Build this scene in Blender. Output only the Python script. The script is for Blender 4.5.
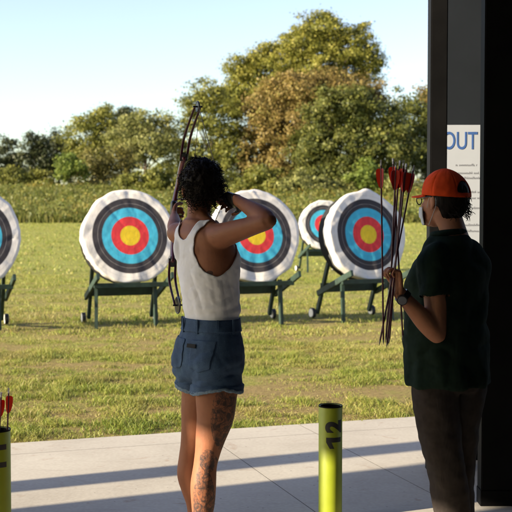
import bpy, bmesh, math, random
import numpy as np
from mathutils import Vector, Matrix, noise
from math import sin, cos, pi, radians, sqrt

for o in list(bpy.data.objects): bpy.data.objects.remove(o)
random.seed(11); rng = np.random.default_rng(11)
S = bpy.context.scene
COL = S.collection

# ------------------------------------------------------------------ camera, sky, sun, exposure
F = 1084.0; H = 1.48
cam_d = bpy.data.cameras.new('camera'); cam = bpy.data.objects.new('camera', cam_d); COL.objects.link(cam)
cam_d.sensor_width = 36; cam_d.lens = 36*F/512; cam_d.clip_end = 6000; cam_d.clip_start = .1
PITCH = math.atan(43/F)
cam.location = (0, 0, H); cam.rotation_euler = (pi/2-PITCH, 0, 0)
cam_d.dof.use_dof = True; cam_d.dof.focus_distance = 4.6; cam_d.dof.aperture_fstop = 7.5
S.camera = cam
SUN_E = 19.5; SUN_A = 23.7            # elevation; the light travels towards this angle from +X
w = bpy.data.worlds.new('World'); S.world = w; w.use_nodes = True
nt = w.node_tree; bgn = nt.nodes['Background']
sky = nt.nodes.new('ShaderNodeTexSky'); sky.sky_type = 'NISHITA'; sky.sun_disc = False
sky.sun_elevation = radians(SUN_E); sky.sun_rotation = radians(180+90-SUN_A)
sky.air_density = 1.0; sky.dust_density = 1.2; sky.ozone_density = 1.0
hs = nt.nodes.new('ShaderNodeHueSaturation'); hs.inputs['Saturation'].default_value = 1.0; hs.inputs['Hue'].default_value = .522
nt.links.new(sky.outputs[0], hs.inputs['Color']); nt.links.new(hs.outputs[0], bgn.inputs[0]); bgn.inputs[1].default_value = .100
sd = bpy.data.lights.new('sun', 'SUN'); sun = bpy.data.objects.new('sun', sd); COL.objects.link(sun)
sd.energy = 5.0; sd.angle = radians(.5); sd.color = (1, .85, .62)
dvec = Vector((cos(radians(SUN_A))*cos(radians(SUN_E)), sin(radians(SUN_A))*cos(radians(SUN_E)), -sin(radians(SUN_E))))
sun.rotation_euler = dvec.to_track_quat('-Z', 'Y').to_euler()
S.view_settings.view_transform = 'Standard'; S.view_settings.look = 'None'
S.view_settings.gamma = 1; S.view_settings.use_curve_mapping = False
S.view_settings.exposure = 1.68
S.render.engine = 'CYCLES'

# ------------------------------------------------------------------ helpers
def P(px, py, D):
    """where a ray leaving the camera meets the plane at depth D"""
    a = (px-256)/F; b = (256-py)/F
    d = Vector((a, cos(PITCH)+b*sin(PITCH), -sin(PITCH)+b*cos(PITCH)))
    return Vector((0, 0, H)) + d*(D/d.y)

def mesh_obj(name, me, mat=None, parent=None):
    o = bpy.data.objects.new(name, me); COL.objects.link(o)
    if mat is not None:
        for m in (mat if isinstance(mat, (list, tuple)) else [mat]): me.materials.append(m)
    if parent: o.parent = parent
    return o
def from_bm(name, bm, mat=None, parent=None, smooth=False, sharp=None):
    bmesh.ops.recalc_face_normals(bm, faces=bm.faces)
    me = bpy.data.meshes.new(name); bm.to_mesh(me); bm.free()
    if smooth: me.polygons.foreach_set('use_smooth', [True]*len(me.polygons))
    if smooth and sharp is not None:
        me.set_sharp_from_angle(angle=radians(sharp))
    return mesh_obj(name, me, mat, parent)
def empty(name, loc, rz=0):
    o = bpy.data.objects.new(name, None); COL.objects.link(o); o.location = loc; o.rotation_euler = (0, 0, rz)
    o.empty_display_size = .2
    return o
def tag(o, label=None, cat=None, group=None, kind=None):
    if label: o['label'] = label
    if cat: o['category'] = cat
    if group: o['group'] = group
    if kind: o['kind'] = kind
    return o
def copy_tree(o, parent=None):
    c = o.copy(); COL.objects.link(c)
    if parent: c.parent = parent
    for ch in list(o.children): copy_tree(ch, c)
    return c

def box(bm, c, s, rot=None, bevel=0):
    r = bmesh.ops.create_cube(bm, size=1)
    vs = r['verts']
    M = Matrix.Translation(c) @ (rot.to_4x4() if rot is not None else Matrix.Identity(4)) @ Matrix.Diagonal((s[0], s[1], s[2], 1))
    bmesh.ops.transform(bm, matrix=M, verts=vs)
    if bevel:
        es = list({e for v in vs for e in v.link_edges})
        bmesh.ops.bevel(bm, geom=es, offset=bevel, segments=2, affect='EDGES')
def beam(bm, a, b, w_, h_, bevel=.004, up=(0, 0, 1)):
    """a bar of width w_ (sideways) and height h_ between two points"""
    a = Vector(a); b = Vector(b); t = (b-a); L = t.length; t.normalize()
    side = t.cross(Vector(up))
    if side.length < 1e-3: side = Vector((1, 0, 0))
    side.normalize(); u = side.cross(t).normalized()
    R = Matrix((side, t, u)).transposed()
    box(bm, (a+b)/2, (w_, L, h_), R, bevel)
def cr(pts, n):
    """Catmull-Rom through tuples of any length"""
    P_ = [np.array(p, float) for p in pts]
    P_ = [2*P_[0]-P_[1]] + P_ + [2*P_[-1]-P_[-2]]
    out = []
    for i in range(1, len(P_)-2):
        p0, p1, p2, p3 = P_[i-1:i+3]
        for k in range(n):
            t = k/n
            out.append(.5*((2*p1)+(-p0+p2)*t+(2*p0-5*p1+4*p2-p3)*t*t+(-p0+3*p1-3*p2+p3)*t**3))
    out.append(P_[-2]); return out
def rings(bm, secs, closed_ends=True):
    """secs: list of lists of Vectors, all the same length"""
    V = [[bm.verts.new(p) for p in s] for s in secs]
    n = len(V[0])
    for i in range(len(V)-1):
        for k in range(n):
            bm.faces.new((V[i][k], V[i][(k+1) % n], V[i+1][(k+1) % n], V[i+1][k]))
    if closed_ends:
        bm.faces.new(V[0][::-1]); bm.faces.new(V[-1])
def limb(bm, pts, ref=(0, 1, 0), n=20, sub=6, dome=True):
    """pts: (x,y,z,r_ref,r_other): tapered tube, elliptical section; r_ref along ref, domed ends"""
    q = [tuple(p) if len(p) == 5 else (*p, p[3]) for p in pts]
    c = cr(q, sub) if len(q) > 1 else q
    C = [Vector(p[:3]) for p in c]
    secs = []
    for i, p in enumerate(c):
        t = (C[min(i+1, len(C)-1)]-C[max(i-1, 0)]).normalized()
        r = Vector(ref); a = (r-t*r.dot(t))
        if a.length < 1e-4: a = Vector((1, 0, 0))-t*t.x
        a.normalize(); b = t.cross(a)
        ra, rb = max(p[3], .001), max(p[4], .001)
        ring = lambda cc, f: [cc+a*(ra*f*cos(2*pi*k/n))+b*(rb*f*sin(2*pi*k/n)) for k in range(n)]
        if dome and i == 0:
            m = min(ra, rb)
            for an in (80, 55, 30): secs.append(ring(C[i]-t*m*sin(radians(an))*.9, cos(radians(an))))
        secs.append(ring(C[i], 1))
        if dome and i == len(c)-1:
            m = min(ra, rb)
            for an in (30, 55, 80): secs.append(ring(C[i]+t*m*sin(radians(an))*.9, cos(radians(an))))
    rings(bm, secs)
def ell(bm, c, r, rot=None, seg=24):
    res = bmesh.ops.create_uvsphere(bm, u_segments=seg, v_segments=seg//2+2, radius=1)
    M = Matrix.Translation(c) @ (rot.to_4x4() if rot is not None else Matrix.Identity(4)) @ Matrix.Diagonal((*r, 1))
    bmesh.ops.transform(bm, matrix=M, verts=res['verts'])
def cyl(bm, a, b, r, n=16, r2=None, caps=True):
    a = Vector(a); b = Vector(b); t = (b-a).normalized()
    s = t.cross(Vector((0, 0, 1)));
    if s.length < 1e-3: s = Vector((1, 0, 0))
    s.normalize(); u = s.cross(t); r2 = r if r2 is None else r2
    rings(bm, [[a+s*r*cos(2*pi*k/n)+u*r*sin(2*pi*k/n) for k in range(n)],
               [b+s*r2*cos(2*pi*k/n)+u*r2*sin(2*pi*k/n) for k in range(n)]], caps)
def torus(bm, c, axis, R, r, n=24, m=8, arc=2*pi, start=0, sx=1, xref=(0, 0, 1)):
    axis = Vector(axis).normalized(); a = Vector(xref); a = (a-axis*a.dot(axis)).normalized(); b = axis.cross(a)
    secs = []
    for i in range(n+1):
        t = start+arc*i/n; d = a*cos(t)*sx+b*sin(t); dn = d.normalized()
        cc = Vector(c)+d*R
        secs.append([cc+dn*r*cos(2*pi*k/m)+axis*r*sin(2*pi*k/m) for k in range(m)])
    rings(bm, secs)
def voxel(bm, size, smooth=2):
    """union of all shells in bm as one continuous surface"""
    bmesh.ops.recalc_face_normals(bm, faces=bm.faces)
    me = bpy.data.meshes.new('tmp'); bm.to_mesh(me); bm.free()
    o = bpy.data.objects.new('tmp', me); COL.objects.link(o)
    m = o.modifiers.new('r', 'REMESH'); m.mode = 'VOXEL'; m.voxel_size = size; m.adaptivity = 0
    dg = bpy.context.evaluated_depsgraph_get(); dg.update()
    new = bpy.data.meshes.new_from_object(o.evaluated_get(dg))
    bpy.data.objects.remove(o); bpy.data.meshes.remove(me)
    b = bmesh.new(); b.from_mesh(new); bpy.data.meshes.remove(new)
    for _ in range(smooth): bmesh.ops.smooth_vert(b, verts=b.verts, factor=.5, use_axis_x=True, use_axis_y=True, use_axis_z=True)
    b.normal_update()
    return b
def shell(body, pred, off, thick=.003, relax=12):
    """cloth: the piece of a body's surface where pred holds, moved out by off(co)"""
    b = body.copy(); b.verts.ensure_lookup_table()
    kill = [f for f in b.faces if not all(pred(v.co) for v in f.verts)]
    bmesh.ops.delete(b, geom=kill, context='FACES')
    loose = [v for v in b.verts if not v.link_faces]; bmesh.ops.delete(b, geom=loose, context='VERTS')
    b.normal_update()
    nor = {v: v.normal.copy() for v in b.verts}
    for _ in range(relax):
        new = {}
        for v in b.verts:
            if v.is_boundary:
                nb = [e.other_vert(v).co for e in v.link_edges if e.is_boundary]
                if len(nb) == 2: new[v] = v.co*.5+(nb[0]+nb[1])*.25
        for v, c in new.items(): v.co = c
    for v in b.verts: v.co = v.co+nor[v]*off(v.co)
    b.normal_update()
    nor = {v: v.normal.copy() for v in b.verts}
    g = bmesh.ops.duplicate(b, geom=list(b.verts)+list(b.edges)+list(b.faces))
    inner = [x for x in g['geom'] if isinstance(x, bmesh.types.BMVert)]
    vm = {k: x for k, x in g['vert_map'].items()} if 'vert_map' in g else {}
    inf = [x for x in g['geom'] if isinstance(x, bmesh.types.BMFace)]
    for f in inf: f.normal_flip()
    outer = [v for v in nor if v.is_valid]
    pairs = {}
    for v in outer:
        t = vm.get(v)
        if t is not None:
            pairs[v] = t; t.co = v.co-nor[v]*thick
    done = set()
    for v in outer:
        if not v.is_boundary: continue
        for e in list(v.link_edges):
            if e.is_boundary and e not in done:
                a, c = e.verts
                if a in pairs and c in pairs:
                    done.add(e)
                    try: b.faces.new((a, c, pairs[c], pairs[a]))
                    except ValueError: pass
    return b

# ------------------------------------------------------------------ materials
class N:
    def __init__(s, name):
        s.m = bpy.data.materials.new(name); s.m.use_nodes = True; s.t = s.m.node_tree
        s.b = s.t.nodes['Principled BSDF']; s.out = s.t.nodes['Material Output']
    def n(s, ty, **k):
        x = s.t.nodes.new(ty)
        for a, v in k.items():
            if a.startswith('_'): setattr(x, a[1:], v)
            else: x.inputs[a.replace('__', ' ')].default_value = v
        return x
    def l(s, a, b): s.t.links.new(a, b)
    def coord(s, kind='Object', scale=None):
        c = s.n('ShaderNodeTexCoord').outputs[kind]
        if scale:
            m = s.n('ShaderNodeMapping'); m.inputs['Scale'].default_value = scale; s.l(c, m.inputs[0]); c = m.outputs[0]
        return c
    def noise(s, vec, scale, detail=6, rough=.6, dist=0):
        x = s.n('ShaderNodeTexNoise', Scale=scale, Detail=detail, Roughness=rough, Distortion=dist); s.l(vec, x.inputs['Vector']); return x.outputs['Fac']
    def ramp(s, fac, stops, interp='LINEAR'):
        x = s.n('ShaderNodeValToRGB'); x.color_ramp.interpolation = interp
        el = x.color_ramp.elements
        while len(el) < len(stops): el.new(.5)
        for e, (p, c) in zip(el, stops):
            e.position = p; e.color = (*c, 1) if len(c) == 3 else c
        s.l(fac, x.inputs[0]); return x.outputs[0]
    def mix(s, fac, a, b, mode='MIX'):
        x = s.n('ShaderNodeMix', _data_type='RGBA', _blend_type=mode)
        for sock, v in ((x.inputs[0], fac), (x.inputs[6], a), (x.inputs[7], b)):
            if isinstance(v, (int, float)): sock.default_value = v
            elif isinstance(v, tuple): sock.default_value = (*v, 1)
            else: s.l(v, sock)
        return x.outputs[2]
    def math(s, op, a, b=None, c=None, clamp=False):
        x = s.n('ShaderNodeMath', _operation=op, _use_clamp=clamp)
        for i, v in enumerate((a, b, c)):
            if v is None: continue
            if isinstance(v, (int, float)): x.inputs[i].default_value = v
            else: s.l(v, x.inputs[i])
        return x.outputs[0]
    def bump(s, h, strength=.3, dist=.01):
        x = s.n('ShaderNodeBump', Strength=strength, Distance=dist); s.l(h, x.inputs['Height']); s.l(x.outputs[0], s.b.inputs['Normal'])
    def base(s, c):
        if isinstance(c, tuple): s.b.inputs['Base Color'].default_value = (*c, 1)
        else: s.l(c, s.b.inputs['Base Color'])
    def set(s, **k):
        for a, v in k.items(): s.b.inputs[a.replace('__', ' ')].default_value = v
        return s

def simple(name, c, rough=.6, var=.15, scale=30, bump=.1, spec=.5, metal=0, dist=.002):
    m = N(name); co = m.coord()
    f = m.noise(co, scale)
    lo = tuple(x*(1-var) for x in c); hi = tuple(min(1, x*(1+var)) for x in c)
    m.base(m.ramp(f, [(.3, lo), (.7, hi)])); m.set(Roughness=rough, Metallic=metal)
    m.b.inputs['Specular IOR Level'].default_value = spec
    if bump: m.bump(m.noise(co, scale*4), bump, dist)
    return m.m

def leaf_mat(name, cols, trans=.35, rough=.55):
    m = N(name)
    g = m.n('ShaderNodeNewGeometry').outputs['Random Per Island']
    co = m.coord()
    big = m.noise(co, .35, 3)
    f = m.math('ADD', m.math('MULTIPLY', g, .55), m.math('MULTIPLY', m.math('SUBTRACT', big, .25), .9), clamp=True)
    k = len(cols)
    c = m.ramp(f, [((i+.3)/k, cc) for i, cc in enumerate(cols)])
    m.base(c); m.set(Roughness=rough); m.b.inputs['Specular IOR Level'].default_value = .25
    tr = m.n('ShaderNodeBsdfTranslucent'); m.l(c, tr.inputs[0])
    mx = m.n('ShaderNodeMixShader', Fac=trans); m.l(m.b.outputs[0], mx.inputs[1]); m.l(tr.outputs[0], mx.inputs[2])
    m.l(mx.outputs[0], m.out.inputs[0])
    return m.m

# ground / turf ------------------------------------------------------
def turf_color(m, co):
    # worn, drier and greener areas in the mown field
    a = m.noise(co, .55, 8, .65, .6)
    mp = m.n('ShaderNodeMapping'); mp.inputs['Scale'].default_value = (.35, 1.6, 1); m.l(co, mp.inputs[0])
    b = m.noise(mp.outputs[0], .8, 6, .6)
    fine = m.noise(co, 18, 5, .7)
    g = m.ramp(m.math('ADD', m.math('MULTIPLY', b, .6), m.math('MULTIPLY', fine, .4)),
               [(.30, (.11, .14, .025)), (.5, (.19, .22, .04)), (.68, (.28, .28, .07))])
    br = m.ramp(fine, [(.3, (.15, .11, .045)), (.7, (.28, .215, .095))])
    return a, g, br
GM = N('turf_soil'); co = GM.coord()
a, g, br = turf_color(GM, co)
sep = GM.n('ShaderNodeSeparateXYZ'); GM.l(co, sep.inputs[0])
near = GM.n('ShaderNodeMapRange'); near.inputs[1].default_value = 9; near.inputs[2].default_value = 30; near.inputs[3].default_value = 1; near.inputs[4].default_value = .25
GM.l(sep.outputs[1], near.inputs[0])
fac = GM.ramp(a, [(.30, (0, 0, 0)), (.44, (1, 1, 1))])
fac = GM.math('MULTIPLY', fac, near.outputs[0])
GM.base(GM.mix(fac, g, br)); GM.set(Roughness=.95); GM.b.inputs['Specular IOR Level'].default_value = .1
GM.bump(GM.noise(co, 25, 8, .7), .8, .04)
turf = GM.m
def blade_mat(name, cols, patch=True):
    m = N(name); co = m.coord()
    g = m.n('ShaderNodeNewGeometry').outputs['Random Per Island']
    mp = m.n('ShaderNodeMapping'); mp.inputs['Scale'].default_value = (.5, 1.3, 1); m.l(co, mp.inputs[0])
    b = m.noise(mp.outputs[0], .9, 5, .6)
    f = m.math('ADD', m.math('MULTIPLY', g, .6), m.math('MULTIPLY', m.math('SUBTRACT', b, .3), 1.0), clamp=True)
    c = m.ramp(f, [((i+.3)/len(cols), cc) for i, cc in enumerate(cols)])
    if patch:
        dr = m.ramp(m.noise(mp.outputs[0], 1.5, 6, .7, .5), [(.50, (0, 0, 0)), (.64, (1, 1, 1))])
        c = m.mix(m.math('MULTIPLY', dr, .6), c, (.27, .20, .085))
    m.base(c); m.set(Roughness=.5); m.b.inputs['Specular IOR Level'].default_value = .3
    tr = m.n('ShaderNodeBsdfTranslucent'); m.l(c, tr.inputs[0])
    mx = m.n('ShaderNodeMixShader', Fac=.4); m.l(m.b.outputs[0], mx.inputs[1]); m.l(tr.outputs[0], mx.inputs[2])
    m.l(mx.outputs[0], m.out.inputs[0]); return m.m
grass_m = blade_mat('grass_blades', [(.075, .12, .018), (.15, .205, .03), (.23, .265, .045), (.31, .31, .075), (.37, .31, .12)])
meadow_m = blade_mat('meadow_stems', [(.06, .085, .018), (.105, .135, .026), (.17, .18, .04), (.23, .21, .06)], False)
bloom_m = blade_mat('goldenrod_bloom', [(.26, .20, .03), (.36, .27, .04), (.30, .24, .06)])

# concrete slab
CM = N('concrete'); co = CM.coord()
f1 = CM.noise(co, 1.3, 7, .6, .3); f2 = CM.noise(co, 45, 4, .7)
c = CM.ramp(f1, [(.25, (.26, .235, .19)), (.5, (.36, .333, .28)), (.75, (.43, .405, .345))])
c = CM.mix(.35, c, CM.ramp(f2, [(.3, (.26, .235, .20)), (.7, (.46, .425, .375))]))
# small rusty stains
st = CM.ramp(CM.noise(co, 3.4, 6, .65, 1.8), [(.60, (0, 0, 0)), (.72, (1, 1, 1))])
c = CM.mix(CM.math('MULTIPLY', st, .55), c, (.22, .14, .085))
sp_ = CM.n('ShaderNodeTexVoronoi', Scale=13); CM.l(co, sp_.inputs['Vector'])
spk = CM.math('MULTIPLY', CM.math('LESS_THAN', sp_.outputs['Distance'], .07), CM.math('GREATER_THAN', CM.noise(co, 2.3, 2), .50))
c = CM.mix(CM.math('MULTIPLY', spk, .6), c, (.08, .06, .045))
mp_ = CM.n('ShaderNodeMapping'); mp_.inputs['Scale'].default_value = (1, 7, 1); mp_.inputs['Rotation'].default_value = (0, 0, .5); CM.l(co, mp_.inputs[0])
scf = CM.ramp(CM.noise(mp_.outputs[0], 2.2, 7, .7), [(.56, (0, 0, 0)), (.75, (1, 1, 1))])
c = CM.mix(CM.math('MULTIPLY', scf, .30), c, (.16, .14, .12))
CM.base(c); CM.set(Roughness=.85); CM.bump(f2, .25, .003)
concrete = CM.m
joint_m = simple('joint_filler', (.06, .055, .05), .95)

black_paint = N('black_painted_steel'); co = black_paint.coord()
black_paint.base(black_paint.ramp(black_paint.noise(co, 6), [(.3, (.0035, .0035, .004)), (.7, (.006, .006, .0065))]))
black_paint.set(Roughness=.6); black_paint.b.inputs['Specular IOR Level'].default_value = .07; black_paint.bump(black_paint.noise(co, 90), .05, .001); black_paint = black_paint.m
panel_m = simple('charcoal_wall_panel', (.012, .015, .020), .45, .12, 3, .04, .3)
white_paper = simple('poster_paper', (.34, .37, .43), .45, .03, 8, 0)
green_wood = simple('dark_green_stained_wood', (.012, .030, .021), .6, .45, 14, .3)
foam_m = simple('black_foam', (.012, .012, .014), .9, .3, 40, .4)
rubber = simple('rubber', (.015, .015, .016), .7, .2, 40, .1)
white_plastic = simple('white_plastic', (.65, .64, .62), .4, .06, 20, 0)
steel = simple('steel_hardware', (.3, .3, .3), .35, .1, 40, 0, metal=1)

# ------------------------------------------------------------------ terrain
def gz(x, y):
    z = 0.0
    if y > 24: t = min((y-24)/54, 1); z += .72*t*t*(3-2*t)
    if y > 79.5: t = min((y-79.5)/26, 1); z += 2.5*(t*t*(3-2*t))
    return z
xs = np.concatenate([np.linspace(-3000, -200, 6), np.linspace(-150, 150, 41), np.linspace(200, 3000, 6)])
ys = np.concatenate([np.linspace(-800, -50, 5), np.linspace(-20, 70, 31), np.linspace(72, 140, 60), np.linspace(160, 3500, 10)])
bm = bmesh.new()
V = [[bm.verts.new((x, y, gz(x, y)+(.1*noise.noise(Vector((x*.1, y*.1, 0))) if y > 82 else 0))) for x in xs] for y in ys]
for j in range(len(ys)-1):
    for i in range(len(xs)-1): bm.faces.new((V[j][i], V[j][i+1], V[j+1][i+1], V[j+1][i]))
ground = from_bm('ground', bm, turf, smooth=True); tag(ground, kind='structure')

# slab: frame u along its edge, v downrange
AL = radians(18.5); U = Vector((cos(AL), sin(AL), 0)); Vv = Vector((-sin(AL), cos(AL), 0))
E0 = P(11, 448, 6.83); E0.z = 0
vE = E0.dot(Vv)
def uv(u, v, z=0): return U*u+Vv*v+Vector((0, 0, z))
jw = .006
ulines = [-9, -6, -3, 1.97, 2.67, 5.6, 8.5]
A1 = P(221, 450, 6.77); B1 = P(346, 454, 6.66)
ulines[3] = A1.dot(U); ulines[4] = B1.dot(U)
vlines = [-3.5, -1.2, 1.1, 3.4, vE-.335]
us = [-13]+ulines+[13]; vs = [-6]+vlines+[vE]
bm = bmesh.new()
for i in range(len(us)-1):
    for j in range(len(vs)-1):
        u0, u1, v0, v1 = us[i]+jw/2, us[i+1]-jw/2, vs[j]+jw/2, vs[j+1]-jw/2
        c = uv((u0+u1)/2, (v0+v1)/2, -.045)
        box(bm, c, (u1-u0, v1-v0, .13), Matrix.Rotation(AL, 3, 'Z'))
slab = from_bm('pavement', bm, concrete); tag(slab, kind='structure')
bm = bmesh.new(); box(bm, uv(0, (vE-6)/2, -.0405), (25.9, vE+5.96, .12), Matrix.Rotation(AL, 3, 'Z'))
sub = from_bm('pavement_joints', bm, joint_m); tag(sub, kind='structure')

# ------------------------------------------------------------------ grass (stuff)
def blades(name, n, region, h, wd, mat, hfun=None, lean=.5, seed=1):
    r = np.random.default_rng(seed)
    x, y = region(r, n); n = len(x)
    hh = h*(.5+r.random(n)*.9)
    if hfun is not None: hh = hh*hfun(x, y)
    keep = hh > .008; x, y, hh = x[keep], y[keep], hh[keep]; n = len(x)
    a = r.random(n)*2*pi; b = r.random(n)*2*pi; ln = lean*hh*(.2+r.random(n))
    ww = wd*(.6+.8*r.random(n))
    z0 = np.array([gz(0, yy) for yy in y]) if y.max() > 24 else np.zeros(n)
    co = np.zeros((n, 5, 3))
    dx, dy = np.cos(a)*ww/2, np.sin(a)*ww/2
    lx, ly = np.cos(b)*ln, np.sin(b)*ln
    for k, (t, s) in enumerate(((0, -1), (0, 1), (.55, .8), (.55, -.8), (1, 0))):
        q = t*t
        co[:, k, 0] = x+dx*s+lx*q; co[:, k, 1] = y+dy*s+ly*q; co[:, k, 2] = z0-.01+hh*t*(1-.15*q)
    me = bpy.data.meshes.new(name)
    base = np.arange(n)*5
    me.vertices.add(n*5); me.vertices.foreach_set('co', co.ravel())
    li = np.stack([base, base+1, base+2, base+3, base+3, base+2, base+4], 1).ravel()
    me.loops.add(n*7); me.loops.foreach_set('vertex_index', li)
    me.polygons.add(n*2)
    st = np.stack([np.arange(n)*7, np.arange(n)*7+4], 1).ravel()
    me.polygons.foreach_set('loop_start', st)
    me.update(calc_edges=True); me.validate()
    return mesh_obj(name, me, mat)
def vnoise(x, y, s, seed=0):
    """smooth value noise, vectorised"""
    r = np.random.default_rng(seed); T = r.random((256, 256))
    fx, fy = x*s+500, y*s+500
    ix, iy = np.floor(fx).astype(int), np.floor(fy).astype(int); tx, ty = fx-ix, fy-iy
    tx = tx*tx*(3-2*tx); ty = ty*ty*(3-2*ty)
    g = lambda a, b: T[a % 256, b % 256]
    return (g(ix, iy)*(1-tx)+g(ix+1, iy)*tx)*(1-ty)+(g(ix, iy+1)*(1-tx)+g(ix+1, iy+1)*tx)*ty
def fbm(x, y, s, seed=0): return (vnoise(x, y, s, seed)*.55+vnoise(x, y, s*2.1, seed+1)*.3+vnoise(x, y, s*4.3, seed+2)*.15)
def field(y0, y1, spread, minv=None):
    def f(r, n):
        y = y0+(y1-y0)*r.random(n)**1.0
        # density proportional to width of the visible wedge
        k = (.26*y+spread)
        x = (r.random(n)*2-1)*k.max()
        ok = np.abs(x) < k
        x, y = x[ok], y[ok]
        v = -sin(AL)*x+cos(AL)*y
        ok = v > vE+.006-.035*r.random(len(v))**3-.02*(fbm(x, y, 3.0, 71) > .6)
        x, y = x[ok], y[ok]
        d = fbm(x*.8, y*1.5, .9, 5)
        ok = r.random(len(x)) < np.clip((d-.27)*6, .30, 1)
        return x[ok], y[ok]
    return f
def hf(x, y):
    c = fbm(x*.8, y*1.5, .9, 5); t = fbm(x, y*1.2, 5.0, 9)
    return np.clip(.62+(c-.35)*1.5, .45, 1.35)*(.42+2.9*np.clip(t-.36, 0, 1))
g1 = blades('grass', 340000, field(6.6, 12.5, 1.2), .050, .0052, grass_m, hf, .9, 21)
tag(g1, 'mown yellowish green grass in front of the concrete pavement', 'grass', kind='stuff')
g2 = blades('grass', 240000, field(12.5, 26, 1.6), .052, .009, grass_m, hf, .9, 22)
tag(g2, 'mown grass of the field around the archery targets', 'grass', kind='stuff')
g3 = blades('grass', 130000, field(26, 80, 3), .07, .035, grass_m, hf, .8, 23)
tag(g3, 'far mown grass between the targets and the meadow', 'grass', kind='stuff')
def bank(r, n):
    y = 79.8+r.random(n)**1.3*31; x = (r.random(n)*2-1)*36
    return x, y
def bh(x, y): return (.45+.9*fbm(x, y, .35, 40))*np.clip(.75+(y-79.8)*.2, .75, 1.05)
g4 = blades('meadow', 60000, bank, 1.2, .07, meadow_m, bh, .35, 24)
tag(g4, 'tall unmown meadow plants on the bank beyond the field', 'meadow', kind='stuff')
PLANTS = True
# goldenrod blooms: small plumes near the stem tops
def plume(n, seed):
    r = np.random.default_rng(seed); y = 80+r.random(n)*30; x = (r.random(n)*2-1)*36
    ok = fbm(x, y*1.2, .16, 60) > .56; x, y = x[ok], y[ok]; n = len(x)
    hgt = 1.15*bh(x, y)
    k = 5; X = np.repeat(x, k)+r.normal(0, .12, n*k); Y = np.repeat(y, k)+r.normal(0, .12, n*k)
    Z = np.repeat(np.array([gz(0, q) for q in y])+hgt, k)+r.normal(0, .1, n*k)
    return X, Y, Z
def quads(name, X, Y, Z, size, mat, parent=None, seed=0, up=.3, origin=(0, 0, 0), nor=None):
    r = np.random.default_rng(seed); n = len(X)
    d = r.normal(size=(n, 3)); d[:, 2] += up
    if nor is not None: d = d*.75+nor*1.0
    d /= np.linalg.norm(d, axis=1)[:, None]
    t = r.normal(size=(n, 3)); a = np.cross(d, t); a /= np.linalg.norm(a, axis=1)[:, None]; b = np.cross(d, a)
    s = size*(.4+1.3*r.random(n)**1.6); s = s[:, None]
    c = np.stack([X, Y, Z], 1)-np.array(origin)
    co = np.stack([c-a*s*.75, c-b*s*.42, c+a*s*.75, c+b*s*.42+d*s*.12], 1)
    me = bpy.data.meshes.new(name); me.vertices.add(n*4); me.vertices.foreach_set('co', co.ravel())
    me.loops.add(n*4); me.loops.foreach_set('vertex_index', np.arange(n*4)); me.polygons.add(n)
    me.polygons.foreach_set('loop_start', np.arange(n)*4)
    me.update(calc_edges=True)
    return mesh_obj(name, me, mat, parent)
r_ = np.random.default_rng(77); nP = 5200
py_ = 79.9+r_.random(nP)**1.25*30+.5*r_.random(nP); px_ = (r_.random(nP)*2-1)*37
hP = 1.25*bh(px_, py_)*(.6+.6*r_.random(nP)); kP = 44
gP = np.array([gz(0, q) for q in py_])
X = np.repeat(px_, kP)+r_.normal(0, .26, nP*kP); Y = np.repeat(py_, kP)+r_.normal(0, .26, nP*kP); Z = np.repeat(gP, kP)+np.repeat(hP, kP)*r_.random(nP*kP)**.7
g6 = quads('meadow_plants', X, Y, Z, .13, meadow_m, seed=8)
tag(g6, 'bushy leafy weeds covering the bank beyond the mown field', 'weeds', kind='stuff')
X, Y, Z = plume(6000, 31)
g5 = quads('goldenrod', X, Y, Z, .08, bloom_m, seed=3)
tag(g5, 'yellow goldenrod flowers scattered through the meadow', 'flowers', kind='stuff')

# ------------------------------------------------------------------ trees
bark = simple('bark', (.10, .075, .055), .9, .3, 4, .5, dist=.03)
PAL = {
 'pine': leaf_mat('pine_foliage', [(.014, .022, .009), (.03, .04, .014), (.06, .068, .024)], .15),
 'olive': leaf_mat('olive_foliage', [(.055, .068, .014), (.11, .125, .022), (.18, .185, .035), (.23, .215, .05)], .3),
 'tall': leaf_mat('yellow_green_foliage', [(.06, .072, .014), (.13, .142, .022), (.23, .225, .038), (.34, .31, .065)], .35),
 'pale': leaf_mat('pale_green_foliage', [(.085, .10, .028), (.15, .165, .045), (.23, .235, .075), (.29, .28, .11)], .3),
 'autumn': leaf_mat('autumn_foliage', [(.095, .080, .024), (.17, .127, .036), (.25, .176, .055), (.22, .205, .055)], .3),
 'deep': leaf_mat('deep_green_foliage', [(.028, .042, .011), (.06, .074, .016), (.11, .122, .024), (.18, .18, .042)], .3),
 'tan': leaf_mat('brownish_olive_foliage', [(.07, .07, .018), (.13, .12, .03), (.20, .175, .045)], .3),
 'bright': leaf_mat('bright_green_foliage', [(.07, .11, .02), (.14, .19, .035), (.22, .26, .05)], .4),
}
TG = 'trees and bushes beyond the meadow'
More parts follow.
